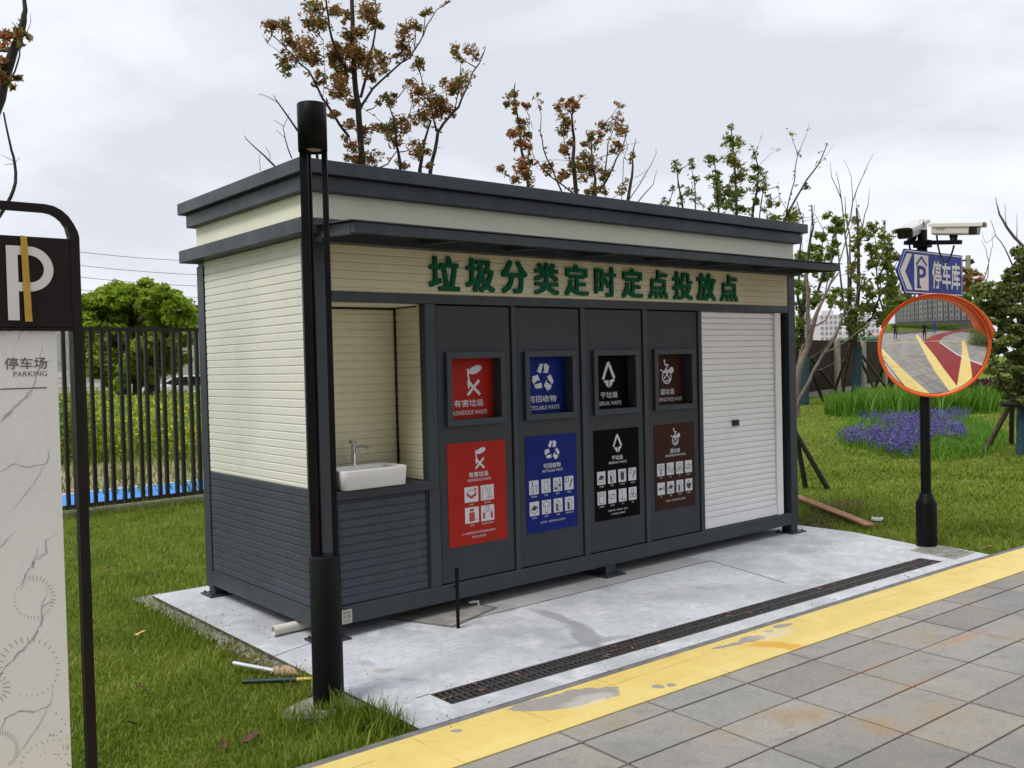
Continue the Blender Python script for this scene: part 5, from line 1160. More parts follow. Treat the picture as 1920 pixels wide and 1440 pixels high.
# ---- right-hand trees beyond the kiosk
def wrapped(T_, px, py0, py1, depth, rad):
    a_, b_ = at(px, py0, depth), at(px+2, py1, depth); q = MB(); a_.z = LZ
    n_ = 9; q.tube([a_.lerp(b_, i/n_) for i in range(n_+1)], [rad*(1.05 if i % 2 else .98) for i in range(n_+1)], 12, 0); q.build('trunk_wrap', 'wrap', T_)
def stakes(T_, px, pytop, depth, feet, mt='wood', r_=.035):
    top = at(px, pytop, depth)
    for fx, fy in feet:
        f_ = G(fx, fy, LZ); q = MB(); d_ = (top-f_); q.tube([f_-d_*.02, f_+d_*1.06], [r_, r_*.85], 8, 0); q.build('stake', mt, T_)
T_ = tree('staked_tree', 'olive-leaved tree with blue-wrapped trunk propped by poles before the brown fence', 'tree', G(1608, 738, LZ),
 [([(480, 1250), (465, 940), (450, 820), (470, 700), (490, 560), (490, 200), (480, 0), (475, -40)], .13, .02), ([(455, 900), (440, 700), (435, 560), (430, 300), (400, 30), (395, -120)], .06, .01),
  ([(460, 880), (520, 800), (590, 740), (640, 600), (620, 400), (600, 100)], .07, .012), ([(450, 870), (400, 780), (380, 600), (350, 300), (330, 60)], .06, .012), ([(590, 740), (680, 700), (740, 600)], .04, .012), ([(620, 500), (690, 350), (700, 180)], .04, .01), ([(640, 600), (720, 460), (780, 300)], .03, .008)],
 [(450, 820, 55), (400, 770, 50), (500, 800, 50), (395, 690, 60), (450, 700, 50), (520, 690, 65), (560, 650, 55), (600, 690, 45), (440, 600, 55), (350, 560, 40), (480, 470, 45), (510, 520, 35), (590, 590, 50), (560, 530, 50), (460, 400, 45), (590, 380, 50), (620, 340, 40), (600, 300, 45), (470, 290, 36), (570, 250, 45), (470, 210, 45), (500, 190, 35), (530, 120, 45), (600, 100, 45), (560, 160, 40), (470, 40, 32), (480, 60, 25), (655, 140, 28), (690, 180, 45), (720, 230, 38), (700, 290, 45), (680, 350, 45), (730, 150, 30), (710, 400, 30), (730, 500, 50), (720, 580, 60), (770, 620, 45), (740, 680, 50), (660, 770, 55), (640, 720, 40), (690, 440, 30), (520, 860, 40), (760, 320, 35), (640, 480, 30)],
 'leafolive', 'bark', depth=33.5, conv=c5, seed=31, dens=.24, leaf=.19, jit=1.2, group='staked trees on the right lawn')
wrapped(T_, 1605, 735, 650, 33.5, .165); stakes(T_, 1597, 642, 33.5, [(1563, 737), (1579, 745), (1643, 736), (1667, 733)], 'wood', .06)
T_ = tree('staked_tree', 'olive-leaved tree half hidden by the right end of the kiosk with blue-wrapped trunk', 'tree', G(1508, 748, LZ),
 [([(110, 1300), (105, 1050), (90, 800), (105, 600), (120, 440), (140, 280), (170, 100), (160, -60)], .11, .02), ([(95, 850), (60, 600), (70, 300), (100, 0)], .06, .012), ([(105, 700), (200, 560), (240, 450), (300, 330), (330, 60)], .06, .012), ([(240, 450), (230, 300), (240, 100)], .03, .01)],
 [(60, 500, 50), (90, 540, 40), (50, 650, 45), (70, 700, 45), (90, 780, 50), (60, 830, 45), (60, 900, 45), (220, 440, 45), (250, 470, 40), (280, 450, 35), (200, 620, 45), (180, 650, 35), (280, 640, 40), (300, 600, 35), (90, 310, 45), (60, 320, 40), (170, 300, 45), (200, 310, 35), (290, 300, 50), (300, 270, 45), (320, 230, 40), (345, 120, 52), (330, 60, 45), (360, 90, 35), (220, 150, 40), (240, 180, 35), (190, 230, 40), (170, 240, 30), (250, 10, 38), (40, 30, 45), (20, 60, 30), (330, 550, 30), (360, 640, 25), (140, 620, 30)],
 'leafgreen', 'bark', depth=31, conv=c5, seed=32, dens=.24, leaf=.19, jit=1.0, group='staked trees on the right lawn')
wrapped(T_, 1508, 748, 668, 31, .145); stakes(T_, 1508, 655, 31, [(1543, 752), (1579, 747)], 'darkwood', .06)
T_ = tree('leaning_tree', 'pale-barked almost leafless forked tree leaning beside the right end of the kiosk', 'tree', Vector((7.3, 1.9, LZ)),
 [([(40, 1450), (55, 1180), (75, 1080), (130, 950), (140, 850), (135, 600), (120, 430), (125, 300)], .055, .012), ([(130, 960), (155, 850), (190, 720), (250, 590), (290, 500), (350, 420)], .035, .008),
  ([(20, 1450), (60, 1350), (110, 1250), (170, 1120), (240, 1000), (330, 870), (370, 760), (400, 680)], .028, .010), ([(170, 1120), (230, 1110), (320, 1060), (400, 1040)], .008, .003), ([(60, 1130), (75, 1000), (100, 930)], .016, .008), ([(250, 990), (340, 950), (430, 890), (560, 790), (600, 730)], .012, .004), 
  ([(190, 800), (260, 760), (310, 650), (380, 540)], .012, .004), ([(370, 780), (460, 640), (490, 540), (540, 430)], .009, .003), ([(150, 1030), (240, 970), (310, 880), (340, 800)], .006, .003), ([(400, 700), (370, 600), (300, 560)], .005, .002), ([(150, 850), (60, 760), (40, 700)], .008, .003), ([(240, 620), (180, 540), (130, 480)], .006, .003),
  ([(290, 500), (420, 130), (460, 60)], .01, .003), ([(125, 300), (160, 60), (180, -60)], .008, .003), ([(250, 590), (300, 300), (180, 0)], .008, .003), ([(340, 440), (430, 430), (520, 330)], .004, .002)],
 [(40, 480, 25), (320, 590, 20), (60, 560, 25), (200, 600, 18)],
 'leafgreen', 'barkpale', depth=11.6, conv=c5, seed=33, dens=.2, leaf=.07, jit=.5)
stakes(T_, 1492, 812, 11.3, [(1553, 918), (1511, 916)], 'darkwood', .033)
# more slender bare trees seen against the sky on the right
tree('bare_tree', 'thin leafless tree with V-forked twigs against the sky between roof end and cameras', 'tree', G(1590, 735, LZ),
 [([(430, 900), (420, 500), (395, 150), (370, -100), (330, -300)], .05, .008), ([(395, 150), (450, -80), (520, -260), (600, -430)], .03, .006), ([(370, -100), (300, -260), (290, -360)], .02, .005), ([(450, -80), (440, -260), (390, -380)], .015, .004), ([(520, -260), (560, -330)], .01, .004), ([(420, 500), (520, 100), (560, -60), (570, -180)], .03, .005), ([(520, 100), (480, -40), (470, -150)], .015, .004)],
 [], 'leafolive', 'twig', depth=34, conv=c5, seed=34, jit=1.0, group='bare trees behind the cameras')
tree('bare_tree', 'leafless tree with fine crossing twigs above the evergreen at the right edge', 'tree', G(1890, 745, LZ),
 [([(388, 420), (388, 230), (300, 130), (260, 60), (250, 20), (240, -30)], .05, .006), ([(330, 330), (290, 240), (240, 170), (215, 90)], .02, .005), ([(388, 300), (350, 180), (350, 60)], .02, .004), ([(180, 400), (205, 310), (190, 240), (165, 190)], .014, .004), ([(205, 310), (225, 220), (222, 160)], .01, .003), ([(300, 130), (290, 60), (285, 0)], .01, .003), ([(240, 170), (190, 210), (170, 150)], .008, .003), ([(120, 600), (200, 380), (205, 310)], .016, .008), ([(260, 700), (330, 330), (388, 260)], .05, .03)],
 [], 'leafolive', 'twig', depth=24, conv=c6, seed=35, jit=1.0, group='bare trees behind the cameras')
T_ = tree('evergreen_tree', 'dense dark evergreen staked with poles at the right edge of the picture', 'tree', G(1918, 850, LZ),
 [([(385, 1300), (380, 1050), (370, 900), (385, 600), (400, 300)], .09, .03), ([(370, 950), (300, 800), (230, 680)], .03, .01), ([(375, 850), (320, 650), (260, 500), (200, 450)], .03, .01), ([(380, 700), (330, 500), (330, 350)], .03, .01), ([(385, 600), (500, 400), (600, 300)], .04, .01), ([(375, 1000), (480, 900), (600, 800)], .04, .01), ([(375, 950), (300, 990), (250, 900)], .02, .008)],
 [(350, 255, 38), (385, 270, 35), (320, 350, 30), (370, 340, 40), (350, 400, 40), (310, 400, 30), (280, 420, 30), (250, 440, 32), (180, 440, 40), (210, 470, 40), (150, 460, 26), (240, 500, 45), (290, 480, 40), (340, 480, 45), (385, 450, 50), (200, 540, 40), (170, 530, 26), (250, 570, 45), (310, 560, 45), (370, 560, 50), (220, 620, 36), (290, 640, 50), (350, 650, 50), (240, 690, 36), (310, 710, 45), (380, 720, 50), (210, 740, 30), (260, 770, 42), (330, 790, 45), (390, 800, 50), (200, 800, 25), (240, 850, 40), (300, 870, 45), (360, 880, 50), (250, 920, 30), (310, 950, 40), (370, 960, 45), (300, 1010, 25), (340, 1020, 30), (385, 1020, 30), (450, 300, 60), (460, 420, 70), (470, 560, 80), (470, 700, 80), (460, 850, 80), (450, 980, 60), (560, 500, 90), (560, 750, 90), (220, 660, 25), (190, 600, 22)],
 'leafyew', 'bark', depth=14.7, conv=c6, seed=36, dens=.9, leaf=.085, jit=.8, flat=.45)
wrapped(T_, 1915, 846, 765, 14.5, .075)
stakes(T_, 1898, 752, 14.6, [(1845, 850), (1896, 832)], 'wood', .045)
q = MB(); a_, b_ = at(1876, 757, 14.3), at(1945, 762, 14.4); q.tube([a_, b_], .04, 8); q.build('cross_bar', 'darkwood', T_)
tree('red_shrub_tree', 'reddish leafy small tree just right of the blue sign', 'tree', G(1815, 745, LZ),
 [([(90, 900), (100, 600), (110, 420), (110, 350)], .10, .03), ([(100, 600), (60, 480), (50, 400)], .04, .01), ([(100, 560), (150, 460), (160, 400)], .04, .01)],
 [(60, 350, 22), (95, 360, 26), (130, 365, 26), (150, 390, 22), (70, 400, 28), (110, 400, 32), (140, 420, 26), (60, 440, 26), (90, 450, 32), (60, 480, 26), (120, 450, 24), (165, 400, 14)],
 'leafred', 'bark', depth=30, conv=c6, seed=37, dens=.5, leaf=.13, jit=1.0)
tree('leafy_bush', 'mid green leafy bush behind the mirror hood left of the evergreen', 'bush', G(1815, 742, LZ),
 [([(100, 950), (110, 700), (120, 520)], .09, .03), ([(110, 700), (160, 560)], .04, .01)],
 [(90, 490, 30), (130, 500, 32), (160, 520, 34), (110, 540, 34), (150, 570, 36), (180, 600, 34), (190, 660, 34), (200, 720, 30), (170, 640, 30), (210, 790, 28), (90, 560, 26), (220, 980, 22), (240, 1000, 24), (60, 520, 26)],
 'leafgreen', 'bark', depth=26, conv=c6, seed=38, dens=.5, leaf=.12, jit=1.2)
# trees between the sign and the fence (behind the mirror, left side)
T_ = tree('staked_tree', 'dark green tree with round tufts directly behind the traffic mirror and sign', 'tree', G(1668, 728, LZ),
 [([(720, 1250), (710, 900), (700, 600), (690, 300), (680, 60)], .12, .02), ([(705, 800), (640, 600), (650, 400)], .05, .01), ([(700, 600), (780, 450), (820, 300)], .05, .01), ([(705, 850), (850, 700), (900, 560)], .05, .01)],
 [(650, 250, 36), (690, 260, 40), (720, 320, 40), (700, 380, 36), (760, 420, 40), (720, 470, 40), (700, 540, 45), (760, 560, 50), (700, 620, 45), (760, 650, 55), (820, 600, 45), (720, 700, 50), (790, 730, 50), (680, 760, 40), (740, 800, 40), (850, 500, 40), (880, 620, 40), (650, 450, 26)],
 'leafgreen', 'bark', depth=36, conv=c5, seed=39, dens=.36, leaf=.19, jit=1.2, group='staked trees on the right lawn')
stakes(T_, 1672, 655, 36, [(1718, 727), (1640, 728)], 'darkwood', .07)
# purple hedge, iris clump, purple flowers
def scatter_leaves(name, mt, boxes, n, size, label, seed, kind='stuff', upright=0):
    rg_ = np.random.default_rng(seed); P_ = []
    for (x0, x1, y0, y1, z0, z1) in boxes:
        k = int(n/len(boxes)); P_.append(np.stack([rg_.uniform(x0, x1, k), rg_.uniform(y0, y1, k), rg_.uniform(z0, z1, k)*rg_.uniform(.75, 1, k)], 1))
    C_ = np.concatenate(P_); V, F = leaf_mesh(C_, np.ones(len(C_), int), np.full(len(C_), .05), size, seed)
    o = fast(name, V, F, mt); o['label'] = label; o['kind'] = kind; return o
def ellipse_pts(rg_, cx, cy, rx, ry, n, ang=0):
    a = rg_.uniform(0, 2*np.pi, n); r = np.sqrt(rg_.random(n)); x = r*np.cos(a)*rx; y = r*np.sin(a)*ry
    return cx+x*math.cos(ang)-y*math.sin(ang), cy+x*math.sin(ang)+y*math.cos(ang)
def blades(x, y, z, h, w, lean, rg_, az=None):
    """bent tapering blades: 5 vertices, quad+tri as three triangles"""
    n = len(x); az = rg_.uniform(0, 2*np.pi, n) if az is None else az; dx, dy = np.cos(az), np.sin(az); la = az+np.pi/2+rg_.normal(0, .6, n); lx, ly = np.cos(la), np.sin(la)
    b = np.stack([x, y, z], 1); sd = np.stack([dx, dy, 0*dx], 1)*(w/2)[:, None]
    m_ = b+np.stack([lx*lean*h*.35, ly*lean*h*.35, h*.58], 1); t = b+np.stack([lx*lean*h, ly*lean*h, h*(1-.18*lean)], 1)
    V = np.stack([b-sd, b+sd, m_+sd*.75, m_-sd*.75, t], 1).reshape(-1, 3); k = np.arange(n)[:, None]*5
    F = np.concatenate([k+np.array([[0, 1, 2]]), k+np.array([[0, 2, 3]]), k+np.array([[3, 2, 4]])], 1).reshape(-1, 3); return V, F
pc = G(1825, 738); scatter_leaves('purple_hedge', 'purplehedge', [(pc.x-4, pc.x+5, pc.y-3.0, pc.y+1, 0, .55)], 9000, .16, 'low dark purple hedge across the right lawn behind the mirror', 41)
# iris clump: a band on the lawn
rg_ = np.random.default_rng(42); Cs = [G(1640, 772), G(1650, 775), G(1700, 775), G(1750, 770), G(1800, 770), G(1838, 765), G(1680, 760), G(1770, 758), G(1720, 765)]
X_, Y_ = [], []
for c_ in Cs:
    a_, b_ = ellipse_pts(rg_, c_.x, c_.y, 1.5, 1.0, 560, R(-20)); X_.append(a_); Y_.append(b_)
X_ = np.concatenate(X_); Y_ = np.concatenate(Y_); n = len(X_)
V, F = blades(X_, Y_, np.full(n, LZ), rg_.uniform(.40, .80, n), rg_.uniform(.03, .05, n), rg_.uniform(.15, .7, n), rg_)
o = fast('iris_leaves', V, F, 'iris'); o['label'] = 'tall bright green iris leaves on the right lawn'; o['kind'] = 'stuff'
# low leafy ground cover with purple flower spikes
def pxcloud(cl, n, rg_, z=LZ):
    pts = []
    for x, y, rx, ry in cl:
        k = int(n*rx*ry/sum(c[2]*c[3] for c in cl)); a = rg_.uniform(0, 6.283, k); r = np.sqrt(rg_.random(k)) + rg_.normal(0, .08, k)
        for u, v in zip(x+r*np.cos(a)*rx, y+r*np.sin(a)*ry): p = G(u, v, 0); pts.append((p.x, p.y))
    return np.array(pts)
fl = pxcloud([(1620, 827, 45, 12), (1680, 838, 50, 14), (1700, 805, 50, 14), (1740, 795, 45, 12), (1760, 815, 50, 13), (1720, 825, 40, 12), (1660, 792, 50, 7), (1780, 787, 40, 7), (1690, 850, 30, 8), (1790, 825, 22, 8)], 2100, rg_)
n = len(fl); V, F = blades(fl[:, 0], fl[:, 1], np.full(n, LZ), rg_.uniform(.16, .32, n), rg_.uniform(.012, .02, n), rg_.uniform(.0, .25, n), rg_); 
gm = pxcloud([(1630, 812, 60, 24), (1700, 815, 90, 34), (1800, 810, 60, 30), (1770, 835, 90, 25), (1840, 825, 50, 28), (1650, 790, 60, 12)], 5200, rg_); n2 = len(gm)
V2, F2 = blades(gm[:, 0], gm[:, 1], np.full(n2, LZ), rg_.uniform(.10, .26, n2), rg_.uniform(.012, .025, n2), rg_.uniform(.3, 1.2, n2), rg_)
o = fast('ground_cover', np.concatenate([V2, V]), np.concatenate([F2, F+len(V2)]), 'iris'); o['label'] = 'leafy ground cover under the purple flowers'; o['kind'] = 'stuff'
hh = rg_.uniform(.14, .28, len(fl)); C_ = np.repeat(np.stack([fl[:, 0], fl[:, 1], LZ+hh], 1), 9, 0); C_[:, 2] += rg_.uniform(-.12, .04, len(C_))
V, F = leaf_mesh(C_, np.ones(len(C_), int), np.full(len(C_), .018), .034, 43, aspect=.7)
o = fast('purple_flowers', V, F, 'purple'); o['label'] = 'purple flower spikes in the right lawn'; o['kind'] = 'stuff'

# ------------------------------------------------------------------ lawn blades
def on_slab(x, y): return (x > SX0-.015) & (x < 5.14) & (y < SYB+.02)
yt = np.array(YT)
def path_y(x): return np.interp(x, yt[:, 0], yt[:, 1])
_RT, _UP, _FW, _C = (np.array(v) for v in (RT, UP, FW, CAM))
def lawn_blades(n, seed, y0, y1, x0, x1, hmin, hmax, wmin, wmax, keep):
    """positions drawn with a density that falls off with distance, kept only where the lawn is"""
    r_ = np.random.default_rng(seed); px = r_.uniform(x0, x1, n); py = r_.uniform(y0, y1, n)
    d = _FW[None]+_RT[None]*((px-960)/FPX)[:, None]-_UP[None]*((py-720)/FPX)[:, None]; t = (LZ-_C[2])/d[:, 2]; P_ = _C[None]+d*t[:, None]
    x, y = P_[:, 0], P_[:, 1]; dist = t; k = keep(x, y) & (y > path_y(x)+.055); x, y, dist = x[k], y[k], dist[k]
    n = len(x); f = .75+.5*(np.sin(x*3.1+np.cos(y*2.3)*2)*np.sin(y*2.7+1)+1)/2
    h = r_.uniform(hmin, hmax, n)*f; w = r_.uniform(wmin, wmax, n)*np.maximum(1, dist/6)
    return blades(x, y, np.full(n, LZ-.004), h, w, r_.uniform(.15, 1.3, n), r_)
def keepL(x, y): return (~on_slab(x, y)) & (y < 6.55) & (x < 3) & ~((x+.43)**2+(y+.87)**2 < .15**2)
def keepR(x, y): return (~on_slab(x, y)) & (x > 1.5) & (y < 30)
parts = [lawn_blades(150000, 51, 905, 1700, -300, 800, .024, .058, .0028, .0052, keepL),
         lawn_blades(45000, 53, 880, 1100, 1400, 2300, .025, .060, .004, .007, keepR),
         lawn_blades(42000, 54, 730, 900, 1450, 2300, .025, .055, .004, .007, keepR)]
# taller tufts along slab, posts and kerb
r_ = np.random.default_rng(55)
def tuft(cx, cy, sx_, sy_, n, h0, h1):
    x = r_.normal(cx, sx_, n); y = r_.normal(cy, sy_, n); k = (~on_slab(x, y)) & (y > path_y(x)+.055); x, y = x[k], y[k]; n = len(x)
    return blades(x, y, np.full(n, LZ), r_.uniform(h0, h1, n), r_.uniform(.003, .006, n), r_.uniform(.1, .9, n), r_)
parts += [tuft(-.40, -1.15, .10, .09, 500, .06, .14), tuft(-.62, -.95, .08, .06, 200, .06, .12), tuft(-.33, -1.30, .06, .08, 220, .08, .17), tuft(-.47, -1.02, .05, .02, 90, .08, .18), tuft(-.36, -.5, .05, .15, 220, .05, .12),
          tuft(-1.0, -1.40, .25, .05, 500, .05, .13), tuft(5.3, -.9, .12, .3, 600, .04, .10), tuft(5.9, .6, .6, .3, 1200, .05, .12), tuft(1, 6.5, 1.2, .08, 1500, .05, .16), tuft(-.45, .9, .08, .6, 700, .05, .10)]
V = []; F = []; k0 = 0
for a_, b_ in parts: V.append(a_); F.append(b_+k0); k0 += len(a_)
o = fast('lawn_grass', np.concatenate(V), np.concatenate(F), 'grass'); o['label'] = 'short green lawn grass blades'; o['kind'] = 'stuff'

# ------------------------------------------------------------------ left background: bar fence, blue path, field, tree, wall, car
FN = thing('bar_fence', (2.0, 6.72, 0), 'dark brown vertical bar fence on a low concrete plinth left of the kiosk', 'fence')
def fy(x): return 6.62+.05*x
fx0, fx1 = -3.5, 9.0
q = MB(); q.add([(fx0, fy(fx0)-.09, LZ-.05), (fx1, fy(fx1)-.09, LZ-.05), (fx1, fy(fx1)+.10, LZ-.05), (fx0, fy(fx0)+.10, LZ-.05), (fx0, fy(fx0)-.09, .02), (fx1, fy(fx1)-.09, .02), (fx1, fy(fx1)+.10, .02), (fx0, fy(fx0)+.10, .02)],
  [(0, 1, 5, 4), (1, 2, 6, 5), (2, 3, 7, 6), (3, 0, 4, 7), (4, 5, 6, 7)]); q.build('plinth', 'plinth', FN)
for z0, z1, w in ((.040, .088, .03), (2.085, 2.13, .035)):
    q = MB(); q.add([(x, fy(x)+s_*w, z) for x in (fx0, fx1) for s_ in (-1, 1) for z in (z0, z1)], [(0, 1, 3, 2), (4, 6, 7, 5), (0, 4, 5, 1), (2, 3, 7, 6), (0, 2, 6, 4), (1, 5, 7, 3)]); q.build('rail', 'fence', FN)
bar = MB(); bar.box(-.012, .012, -.03, .03, .105, 2.085); 
x = fx0+.05; k = 0; first = None
while x < fx1 and k < 98:
    if first is None:
        q = MB(); q.box(x-.019, x+.019, fy(x)-.028, fy(x)+.028, .088, 2.085); first = q.build('bar', 'fence', FN); fxx = x
    else:
        c_ = first.copy(); col.objects.link(c_); c_.parent = FN; c_.location = first.location+Vector((x-fxx, fy(x)-fy(fxx), 0))
    x += .125 if k % 2 else .088; k += 1
    if x > 3.4 : break
# blue path, dry strip, field
def quad_sheet(name, pts, z, mt, lab=None):
    g = MB(); g.prism(pts, z-.02, z, 0); return tag(g.build(name, mt), lab, None, None, 'structure')
quad_sheet('blue_path', [(-8, 6.95), (14, 7.8), (14, 9.5), (-8, 8.05)], LZ+.006, 'bluepath')
quad_sheet('path_edging', [(-8, 8.06), (14, 9.51), (14, 9.60), (-8, 8.14)], LZ+.012, 'whiteline')
quad_sheet('dry_verge', [(-8, 8.15), (14, 9.61), (18, 14.3), (-8, 12.2)], LZ+.003, 'drygrass')
rg_ = np.random.default_rng(61); n = 11000; px = rg_.uniform(60, 460, n); X_ = []; 
fr_d = rg_.uniform(16.8, 42, n)**1.0
P_ = np.array([tuple(CAM+ray(a, 700)*b) for a, b in zip(px, fr_d)]); x, y = P_[:, 0], P_[:, 1]
zt = rg_.uniform(.15, .82, n)+.10*np.sin(x*1.3)*np.sin(y*1.1)
C_ = np.stack([x, y, LZ+zt], 1); V, F = leaf_mesh(C_, np.full(n, 4), np.full(n, .14), .11, 62, aspect=.6)
V2, F2 = blades(x, y, np.full(n, LZ), zt*1.0, rg_.uniform(.012, .02, n), rg_.uniform(0, .2, n), rg_)
o = fast('rape_field', np.concatenate([V, V2]), np.concatenate([F, F2+len(V)]), 'rape'); o['label'] = 'yellow flowering rape field beyond the fence'; o['kind'] = 'stuff'
nd = 1500; px = rg_.uniform(-100, 480, nd); dd = rg_.uniform(12.5, 17.5, nd); P_ = np.array([tuple(CAM+ray(a, 700)*b) for a, b in zip(px, dd)])
V, F = blades(P_[:, 0], P_[:, 1], np.full(nd, LZ), rg_.uniform(.05, .3, nd), rg_.uniform(.01, .03, nd), rg_.uniform(.2, 1, nd), rg_)
o = fast('verge_weeds', V, F, 'grass'); o['label'] = 'weeds on the dry verge'; o['kind'] = 'stuff'
# broad green tree
cA = (120, 520, 3.13); rt = random.Random(8); cl = []
for i in range(210):
    a = rt.uniform(0, math.pi*2); r = rt.random()**.5; x = 390+340*r*math.cos(a); y = 340-60+270*r*math.sin(a)*(.95 if math.sin(a) < 0 else 1.3)
    if y < 70+((x-400)/340)**2*110: y += 60
    cl.append((x, y, rt.uniform(34, 58)))
cl += [(180, 120, 32), (240, 90, 30), (330, 75, 34), (390, 70, 34), (440, 90, 30), (490, 75, 34), (560, 110, 34), (620, 130, 32), (680, 170, 34), (730, 215, 36), (150, 170, 34), (760, 260, 30), (650, 140, 24)]
tree('broad_tree', 'broad bright green tree crown standing above the bar fence left of the kiosk', 'tree', G(287, 738, LZ),
 [([(520, 690), (525, 600), (500, 450), (420, 300), (380, 180)], .30, .08), ([(520, 640), (600, 450), (650, 280)], .18, .05), ([(510, 600), (400, 480), (260, 320)], .16, .05), ([(340, 680), (345, 560), (330, 400)], .2, .06), ([(425, 700), (430, 560), (460, 400)], .16, .05)],
 cl, 'leafbright', 'bark', depth=34, conv=cA, seed=63, dens=.62, leaf=.24, jit=2.4, flat=.75)
# far hedge, wall, car, small building and power lines
p = [at(x, 735, 46) for x in (60, 130, 260, 380, 480)]
t = thing('brick_boundary_wall', (p[2].x, p[2].y, LZ), 'pale block boundary wall behind the rape field', 'wall')
for k, (a_, b_) in enumerate(((p[0], p[1]), (p[1], p[2]), (p[2], p[3]), (p[3], p[4]))):
    d_ = (b_-a_).normalized(); d_.z = 0; s_ = Vector((-d_.y, d_.x, 0)); q = MB(); L_ = (b_-a_).length; zt = (1.75, 1.15, .95, 1.95)[k]
    c_ = (a_+b_)/2; c_.z = zt/2-.1; q.obox(c_, d_*(L_/2-.02), s_*.12, (0, 0, zt/2+.05)); 
    for i in range(1, 7): q.obox(c_+Vector((0, 0, -zt/2+zt*i/7))-s_*.01, d_*(L_/2-.03), s_*.125, (0, 0, .012), 1)
    q.build('wall_panel', ['bldwhite', 'post'], t)
for px, pt in ((278, 716), (147, 700)):
    q = MB(); c_ = at(px, 735, 44); q.box(c_.x-.14, c_.x+.14, c_.y-.1, c_.y+.1, LZ, 1.0 if px > 200 else 1.4); o = q.build('pillar', 'post', t)
c_ = at(365, 728, 40); t = thing('parked_car', (c_.x, c_.y, LZ), 'white parked car far behind the fence bars', 'car')
dC = Vector((RT.x, RT.y, 0)).normalized(); dN = Vector((-dC.y, dC.x, 0))
prof = [(-2.1, .35), (-2.15, .75), (-1.9, .92), (-1.3, 1.0), (-.6, 1.42), (.7, 1.45), (1.5, 1.05), (2.1, .92), (2.15, .4)]
def car_pt(u, w, z): return Vector((c_.x, c_.y, LZ))+dC*u+dN*w+Vector((0, 0, z))
q = MB(); n_ = len(prof); vs = [car_pt(u, s_*.85*(1 if z < 1.05 else .8), z) for s_ in (-1, 1) for u, z in prof]
q.add(vs, [(i, i+1, n_+i+1, n_+i) for i in range(n_-1)]+[tuple(range(n_))[::-1], tuple(range(n_, 2*n_))]); q.build('body', 'carwhite', t, bevel=.03)
q = MB(); q.add([car_pt(u, -.80, z) for u, z in ((-1.15, 1.03), (-.55, 1.36), (.0, 1.38), (.0, 1.03))], [(0, 1, 2, 3)]); q.add([car_pt(u, -.80, z) for u, z in ((.06, 1.03), (.06, 1.38), (.65, 1.38), (1.3, 1.05))], [(0, 1, 2, 3)]); q.build('side_window', 'lens', t)
for u in (-1.35, 1.35):
    q = MB(); a_ = car_pt(u, -.87, .32); b_ = car_pt(u, -.66, .32); q.tube([a_, b_], .32, 16); q.build('wheel', 'rubber', t)
for px, py, w_, h_, dp, lab in ((358, 578, 3.2, 5.3, 60, 'dark red roofed house peeking out right of the broad green tree'), (152, 562, 1.6, 5.7, 58, 'small dark red roof peeking out left of the broad green tree')):
    c_ = at(px+14 if px > 200 else px-10, py, dp); t = thing('far_house', (c_.x, c_.y, LZ), lab, 'house')
    q = MB(); q.box(c_.x-w_, c_.x+w_, c_.y, c_.y+5, LZ, c_.z-.7); q.build('wall', 'bldwhite', t)
    q = MB(); q.box(c_.x-w_-.4, c_.x+w_+.4, c_.y-.4, c_.y+5.4, c_.z-.7, c_.z-.1); q.box(c_.x-w_, c_.x+w_, c_.y, c_.y+5, c_.z-.1, c_.z+.2); q.build('roof', 'bldroof', t)
c_ = at(121, 682, 30); t = thing('white_notice', (c_.x, c_.y, LZ), 'small white board on a post seen between fence and totem panel', 'sign')
q = MB(); q.box(c_.x-.22, c_.x+.22, c_.y, c_.y+.03, c_.z-.2, c_.z+.2); q.build('board', 'bldwhite', t); q = MB(); q.box(c_.x-.03, c_.x+.03, c_.y+.03, c_.y+.07, LZ, c_.z+.1); q.build('post', 'post', t)
for k, (ya, yb) in enumerate(((470, 487), (495, 512), (517, 533), (542, 553), (568, 574))):
    a_, b_ = at(60, ya-8, 52), at(470, yb+6, 60); q = MB(); pts = [a_.lerp(b_, i/12)-Vector((0, 0, .5*math.sin(math.pi*i/12)*.4)) for i in range(13)]
    q.tube(pts, .014, 4, caps=False); o = q.build('power_line', 'fence', origin=a_)
    tag(o, ('top', 'second', 'middle', 'fourth', 'lowest')[k]+' of the five thin power lines crossing the left sky', 'power line', 'power lines left of the kiosk')
# leafy dark shrub behind the fence at far left
V = []
scatter_leaves('field_shrub', 'leafgreen', [(at(150, 760, 17).x-.5, at(150, 760, 17).x+.25, at(150, 760, 17).y-.3, at(150, 760, 17).y+.8, 0, 1.25)], 1400, .12, 'taller green weeds at the left end of the rape field', 64)

